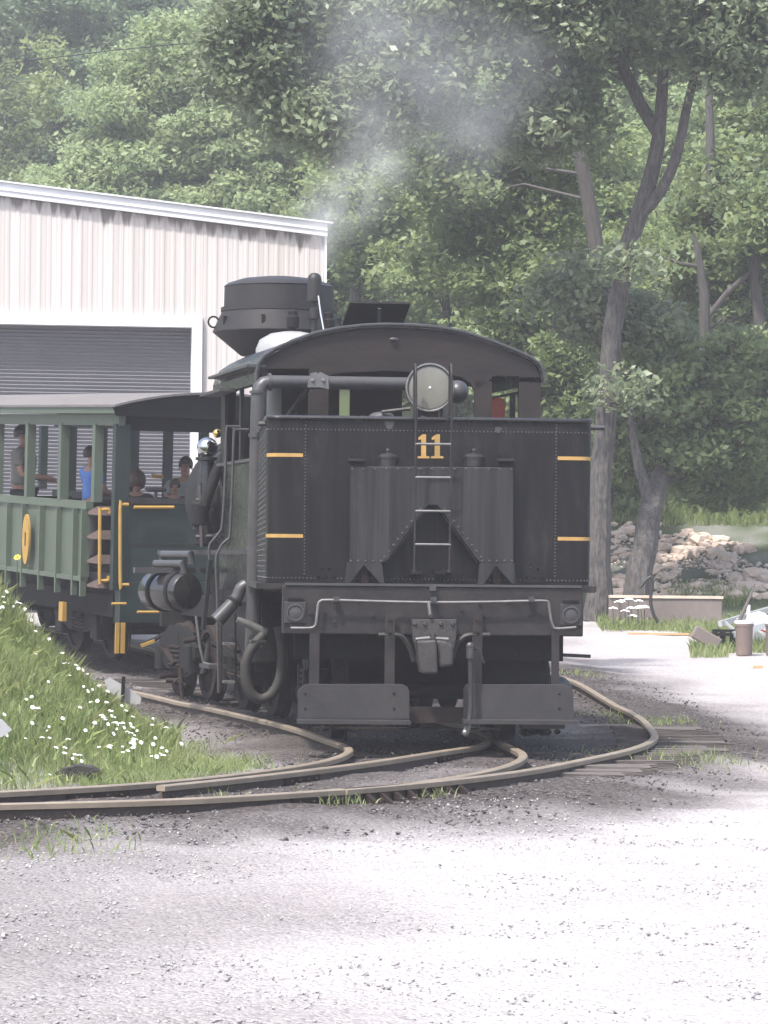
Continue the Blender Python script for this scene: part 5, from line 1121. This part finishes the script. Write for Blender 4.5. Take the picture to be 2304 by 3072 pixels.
def crown(E, nclump, per, rc, size, m, parent, flat=.6):
    Cc = np.concatenate([clumps_of(e, max(4, int(nclump*e[2] if len(e) > 2 else nclump))) if False else clumps_of(e[:2], max(2, int(nclump*(e[2] if len(e) > 2 else 1)))) for e in E])
    n = len(Cc); k = rng.poisson(per, n); idx_ = np.repeat(np.arange(n), k); R = rc*(.6+.8*rng.random(n))
    off = rng.normal(size=(len(idx_), 3)); off /= np.linalg.norm(off, axis=1, keepdims=True); off *= rng.random((len(idx_), 1))**.5; off[:,2] *= flat
    P = Cc[idx_] + off*R[idx_][:, None]
    V = leaf_arr(P, size); tone = rng.random(n)
    rd = np.clip(.55*tone[idx_] + .45*rng.random(len(idx_)), 0, 1)
    me = fast_mesh('crown', V.reshape(-1, 3), np.arange(4*len(P)).reshape(-1, 4), {'rnd': np.repeat(rd, 4)})
    link('crown', me, m, parent); return Cc
def Epx(px, py, Y, rx, rz, ry=None, w=1.):
    c = at(px, py, Y); k = Y/F_PX; return (tuple(c), (rx*k, ry if ry else min(rx, rz)*k, rz*k), w)
def tree(name, label, limbs, E, nclump, per, rc, size, lm, bark='bark', group=None, auto=10, jit=.05):
    base = limbs[0][0][0]; t = thing(name, label, 'tree', loc=(0,0,0), group=group)
    b = MB()
    for pts, rs in limbs:
        n_ = len(pts); sp_ = spline(pts, .5); R_ = [float(np.interp(i/(len(sp_)-1), np.linspace(0, 1, n_), rs)) for i in range(len(sp_))]
        sp_ = [p_ + Vector([random.uniform(-1,1)*r*.12 for _ in range(3)]) for p_, r in zip(sp_, R_)]
        b.tube(sp_, R_, 9)
    Cc = crown(E, nclump, per, rc, size, lm, t)
    tips = [Vector(q) for pts, rs in limbs for q in spline(pts, 1.)[2:]]
    for k in range(auto):
        c = Vector(Cc[random.randrange(len(Cc))]); s_ = min(tips, key=lambda q: (q-c).length + max(0, q.z-c.z)*2); mid = s_.lerp(c, .5) + Vector((random.uniform(-.3,.3), random.uniform(-.3,.3), .25))
        l = (c-s_).length
        if l > 3.2: continue
        b.tube([s_, mid, c], [.02+.008*l, .012+.004*l, .006], 6)
    b.build('trunk', M[bark], t); return t
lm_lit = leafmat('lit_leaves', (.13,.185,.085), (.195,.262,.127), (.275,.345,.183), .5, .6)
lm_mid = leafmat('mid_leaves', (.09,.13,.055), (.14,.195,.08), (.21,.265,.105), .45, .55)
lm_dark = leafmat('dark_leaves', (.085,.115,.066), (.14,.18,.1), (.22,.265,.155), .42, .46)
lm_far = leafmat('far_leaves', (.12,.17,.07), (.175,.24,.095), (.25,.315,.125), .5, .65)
lm_hill = leafmat('hill_leaves', (.055,.09,.05), (.085,.135,.07), (.13,.185,.095), .4, .65)  # darker, bluer greens put the far hillside's haze into the leaf colour
def trunk(px0, py0, px1, py1, Y, r0, r1, bend=20):
    return ([at(px0, py0, Y), at((px0*2+px1)/3+random.uniform(-bend,bend), (py0*2+py1)/3, Y), at((px0+2*px1)/3+random.uniform(-bend,bend), (py0+2*py1)/3, Y), at(px1, py1, Y)], [r0, r0*.8, r0*.5+r1*.5, r1])
# the tall forked tree at the right
YB = 57.
tree('maple_tree', 'tall forked tree with pale grey trunk rising right of the tender', [
    ([at(1795,1870,YB), at(1800,1600,YB), at(1808,1400,YB), at(1822,1200,YB), at(1838,1000,YB), at(1868,820,YB), at(1905,680,YB), at(1945,560,YB), at(1975,420,YB), at(1990,250,YB), at(2000,40,YB), at(2005,-200,YB)], [.26,.2,.185,.18,.17,.165,.165,.145,.125,.1,.08,.04]),
    ([at(1915,650,YB), at(1985,570,YB-.2), at(2030,470,YB-.3), at(2060,330,YB-.3), at(2090,180,YB-.4), at(2110,-80,YB-.5)], [.11,.1,.09,.08,.065,.035]),
    ([at(1972,400,YB), at(1920,310,YB+.2), at(1870,200,YB+.3), at(1835,60,YB+.3), at(1800,-120,YB+.3)], [.12,.11,.1,.08,.05]),
    ([at(1870,210,YB+.3), at(1780,130,YB), at(1690,50,YB-.4), at(1560,-30,YB-.6), at(1300,-60,YB-.8)], [.05,.05,.045,.04,.02])],
    [Epx(1900,-90,YB-1.2,430,230,1.2,.35), Epx(1930,60,YB+1.,400,260,.9,.55), Epx(2190,100,YB-1.,220,230,1.,.6), Epx(1560,20,YB-1,380,200,1.2), Epx(1150,60,YB-1,380,170,1.6,.9), Epx(830,30,YB-1.5,250,130,1.2,.55), Epx(1010,330,YB-1.5,260,170,1.2,.5), Epx(1640,330,YB,240,170,1.6,.5), Epx(1230,240,YB-1,300,200,1.4,.6), Epx(760,190,YB-1.5,180,130,1.,.3), Epx(1905,770,YB-.7,90,70,.4,.03), Epx(1840,1120,YB-.7,80,90,.4,.03), Epx(1740,900,YB+1.4,130,120,.8,.3), Epx(1900,1000,YB+1.6,150,100,.8,.3)],
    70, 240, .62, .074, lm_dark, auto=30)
# dark tree behind it, leaning left
YC = 61.
tree('maple_tree', 'dark trunk leaning left behind the tall forked tree', [
    ([at(1803,1775,YC), at(1806,1500,YC), at(1818,1200,YC), at(1822,950,YC), at(1792,760,YC), at(1765,600,YC), at(1735,450,YC), at(1680,320,YC), at(1640,180,YC), at(1600,0,YC)], [.18,.16,.15,.15,.15,.14,.13,.12,.09,.05])],
    [Epx(1600,400,YC+3,280,220,1.6), Epx(1480,700,YC+3,270,240,1.6), Epx(1600,930,YC+2,240,190,1.5), Epx(1700,1150,YC+1,150,160,1.2,.7), Epx(1350,480,YC+2,220,230,1.5,.7)],
    54, 230, .6, .074, lm_mid, 'bark_dk', auto=24)
# leaning tree at the bank
YA = 59.4
tree('leaning_tree', 'short tree with a leaning trunk at the foot of the stony bank', [
    ([at(1898,1850,57.2), at(1915,1760,57.2), at(1935,1640,57.4), at(1952,1540,57.8), at(1975,1450,58.4), at(2000,1360,YA-.2), at(2030,1240,YA), at(2060,1100,YA)], [.29,.23,.22,.21,.18,.14,.1,.05]),
    ([at(1950,1540,57.8), at(1930,1440,58.), at(1905,1340,58.2), at(1890,1220,58.4)], [.12,.1,.08,.04]),
    ([at(1990,1390,YA-.3), at(2080,1300,YA-.5), at(2180,1240,YA-.7)], [.09,.07,.03])],
    [Epx(2020,1230,YA,230,170,1.6), Epx(2180,1330,YA,220,160,1.6), Epx(1880,1330,YA,80,130,.7,.4), Epx(2030,1380,YA-.5,130,80,.8,.4), Epx(2250,1150,YA,180,170,1.5), Epx(2200,1440,YA+2,170,90,1.2,.7), Epx(1950,1080,YA-.5,170,160,1.2,.8)],
    48, 240, .5, .068, lm_mid, auto=22)
# grove at the right edge
for i, (a_, Y, E, lab) in enumerate((
    ((2130,1640,2128,250), 68, [(2200,560,260,200),(2120,800,220,170),(2280,900,200,200)], 'slim dark tree in the grove at the right edge'),
    ((2215,1640,2195,100), 71, [(2280,350,200,220),(2060,950,220,200),(2180,1080,240,150)], 'straight thin-stemmed tree behind the slim dark one at right'),
    ((2330,1640,2250,700), 66, [(2330,700,190,200),(2300,1150,200,200)], 'thick trunk leaning in from the right edge of the picture'))):
    tree('grove_tree', lab, [trunk(*a_, Y, .2, .07)], [Epx(*e[:2], Y, e[2], e[3], 1.6) for e in E], 34, 130, .6, .09, lm_mid, 'bark_dk', auto=16)
Yd = 66.
tree('dead_snag', 'bare dark forked branchy tree among leaves at right', [([at(2185,1600,Yd), at(2165,1400,Yd), at(2130,1200,Yd), at(2115,1000,Yd), at(2112,880,Yd), at(2095,760,Yd), at(2080,700,Yd)], [.17,.16,.14,.12,.1,.07,.03]), ([at(2115,960,Yd), at(2180,880,Yd), at(2250,820,Yd), at(2330,790,Yd)], [.06,.06,.055,.04]), ([at(2112,800,Yd), at(2040,790,Yd), at(1930,745,Yd)], [.05,.035,.015]), ([at(1935,870,Yd), at(1990,920,Yd), at(2030,965,Yd)], [.02,.03,.04])],
     [Epx(2240,1000,Yd+1,150,120,1.)], 18, 120, .45, .08, lm_dark, 'bark_dk', auto=5)
# big sunlit tree behind the shop
YL = 88
tree('sunlit_tree', 'big bright green tree rising behind the engine shop roof', [trunk(560,1760,520,300,YL,.32,.1)],
    [Epx(520,420,YL,400,310,3.2,1.6), Epx(330,560,YL-1,260,200,2.4,.9), Epx(700,600,YL-1,280,190,2.4,.9), Epx(620,190,YL,300,160,2.2,.8), Epx(850,420,YL-.5,220,250,2.2,.9), Epx(190,600,YL-1,130,120,1.6,.4)],
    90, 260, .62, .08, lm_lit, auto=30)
for i, (px, py, Y, rx, rz, lab, lm) in enumerate((
    (1080,620,80,210,240,'soft green tree right of the shop corner behind the smoke',lm_mid),
    (1330,880,78,260,240,'leafy tree behind the cab roof and headlight',lm_mid),
    (1180,900,86,260,300,'tall pale green tree between shop corner and cab',lm_far),
    (1560,1080,74,170,170,'bushy bright green tree just above the tender top right',lm_lit),
    (960,760,84,200,200,'round tree at the back corner of the shop',lm_mid),
    (1700,500,80,300,260,'pale tree filling the gap behind the forked trunk',lm_far),
    (1980,420,84,300,240,'pale sunlit tree seen between the forked limbs',lm_lit),
    (2230,650,82,260,260,'sunlit tree behind the grove at the far right',lm_lit),
    (1950,880,78,280,240,'green tree behind the middle of the forked trunk',lm_far),
    (2180,1080,80,260,220,'pale leafy tree low in the right-hand grove',lm_far))):
    tree('woodland_tree', lab, [trunk(px+random.uniform(-40,40), 1720, px, py-rz*.4, Y, .22, .06)], [Epx(px, py, Y, rx, rz, 2.2), Epx(px+rx*.3, py+rz*.7, Y-.5, rx*.8, rz*.5, 1.8, .6)], 54, 190, .6, .084, lm, auto=14)
# forest on the hillside
FG = 'forest trees on the hillside behind'
row = []
for r_, (Y, pys, n_) in enumerate(((98, 700, 6), (108, 350, 7), (118, 60, 7), (128, -150, 6))):
    for k in range(n_):
        px = -150 + (k + .5*(r_ % 2) + random.uniform(-.2,.2))*2600/n_; row.append((px, pys + random.uniform(-70,70), Y + random.uniform(-2,2)))
for px, py, Y in row:
    rx, rz = random.uniform(240,310), random.uniform(230,300)
    tree('forest_tree', 'leafy tree in the hazy forest on the hillside behind', [trunk(px+random.uniform(-30,30), py+700, px, py-rz*.3, Y, .22, .06)],
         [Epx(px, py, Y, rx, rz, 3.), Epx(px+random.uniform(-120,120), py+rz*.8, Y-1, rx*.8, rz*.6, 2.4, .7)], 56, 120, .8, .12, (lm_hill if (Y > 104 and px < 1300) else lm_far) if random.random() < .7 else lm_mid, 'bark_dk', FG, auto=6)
# understory along the foot of the bank and wood
for px, py, Y, rx, rz, lab in ((2000,1560,69,200,90,'low green bush on top of the stony bank'),(2230,1560,70,180,110,'dark bush at the top right of the stony bank'),(1850,1480,66,110,130,'leafy bush between the two pale trunks'),(1560,1260,82,240,220,'shadowy bush behind the tender'),(1760,1330,80,240,240,'shadowy bush right behind the tender corner')):
    c = at(px, py, Y); t = thing('bush', lab, 'bush', loc=(0,0,0)); crown([Epx(px, py, Y, rx, rz, 1.4)], 45, 110, .5, .085, lm_mid, t)
    b = MB()
    for k in range(5): b.tube([Vector((c.x+.1*k-.2, c.y, float(base_h(c.x, c.y))-.2)), c + Vector((random.uniform(-.8,.8), random.uniform(-.5,.5), random.uniform(-.2,.5)))], [.03,.01], 5)
    b.build('stem', M['bark_dk'], t)
# overhead wire
tag(MB().tube([at(-100,205,90), at(350,150,80), at(640,122,75), at(1100,90,68)], .012, 4).build('overhead_wire', M['soot']), 'thin wire strung across in front of the sunlit tree', 'wire')

# ---------------------------------------------------------------- smoke and haze
def smokemat(d, sc_):
    m = bpy.data.materials.new('smoke'); m.use_nodes = True; N = m.node_tree.nodes; L = m.node_tree.links; N.remove(N['Principled BSDF'])
    pv = N.new('ShaderNodeVolumePrincipled'); pv.inputs['Color'].default_value = (.95,.955,.96,1); pv.inputs['Anisotropy'].default_value = .2
    tc = N.new('ShaderNodeTexCoord'); ln = N.new('ShaderNodeVectorMath'); ln.operation = 'LENGTH'; L.new(tc.outputs['Object'], ln.inputs[0])
    fo = N.new('ShaderNodeMapRange'); fo.interpolation_type = 'SMOOTHSTEP'; L.new(ln.outputs['Value'], fo.inputs['Value']); fo.inputs['From Min'].default_value = .95; fo.inputs['From Max'].default_value = .1
    ge = N.new('ShaderNodeNewGeometry'); nz = N.new('ShaderNodeTexNoise'); nz.inputs['Scale'].default_value = sc_; nz.inputs['Detail'].default_value = 3; nz.inputs['Distortion'].default_value = .8; L.new(ge.outputs['Position'], nz.inputs['Vector'])
    n2 = N.new('ShaderNodeMapRange'); L.new(nz.outputs['Fac'], n2.inputs['Value']); n2.inputs['From Min'].default_value = .38; n2.inputs['From Max'].default_value = .72
    mu = N.new('ShaderNodeMath'); mu.operation = 'MULTIPLY'; L.new(fo.outputs[0], mu.inputs[0]); L.new(n2.outputs[0], mu.inputs[1])
    m2 = N.new('ShaderNodeMath'); m2.operation = 'MULTIPLY'; L.new(mu.outputs[0], m2.inputs[0]); m2.inputs[1].default_value = d; L.new(m2.outputs[0], pv.inputs['Density'])
    L.new(pv.outputs[0], N['Material Output'].inputs['Volume']); return m
sm = thing('smoke', 'thin grey smoke drifting up and right from the smokestack', 'smoke', loc=(0,0,0)); sm['kind'] = 'stuff'; del sm['category']
sm1, sm2 = smokemat(.8, 1.5), smokemat(.19, 1.0)
ball = MB().ball((0,0,0), 1., 20); bme = bpy.data.meshes.new('puff'); bme.from_pydata(ball.v, [], ball.f)
for i, (px, py, r, big) in enumerate(((965,775,55,0),(985,700,85,0),(1030,610,125,0),(960,640,90,0),(1110,540,130,0),(1130,420,190,1),(1180,260,230,1),(1080,150,220,1),(1330,300,230,1),(1430,380,160,1),(1250,60,240,1),(1050,-60,240,1),(1480,200,230,1),(1390,500,170,1))):
    Y = 39.5 + i*.45; k = Y/F_PX; me_ = bme.copy(); c = at(px, py, Y)
    link('puff', me_, sm2 if big else sm1, sm, M=Matrix.Translation(c) @ Matrix.Diagonal((r*k*1.35, r*k*1.1, r*k*1.35, 1)))
hm = bpy.data.materials.new('haze'); hm.use_nodes = True; N = hm.node_tree.nodes; N.remove(N['Principled BSDF'])
pv = N.new('ShaderNodeVolumePrincipled'); pv.inputs['Color'].default_value = (.93,.925,.96,1); pv.inputs['Density'].default_value = HAZE; pv.inputs['Anisotropy'].default_value = .3
hm.node_tree.links.new(pv.outputs[0], N['Material Output'].inputs['Volume'])
hz_ = MB().box(-165, 165, -65, 245, -1.3, 75).build('haze', hm); kind(hz_, 'stuff', 'pale summer haze hanging over the valley')
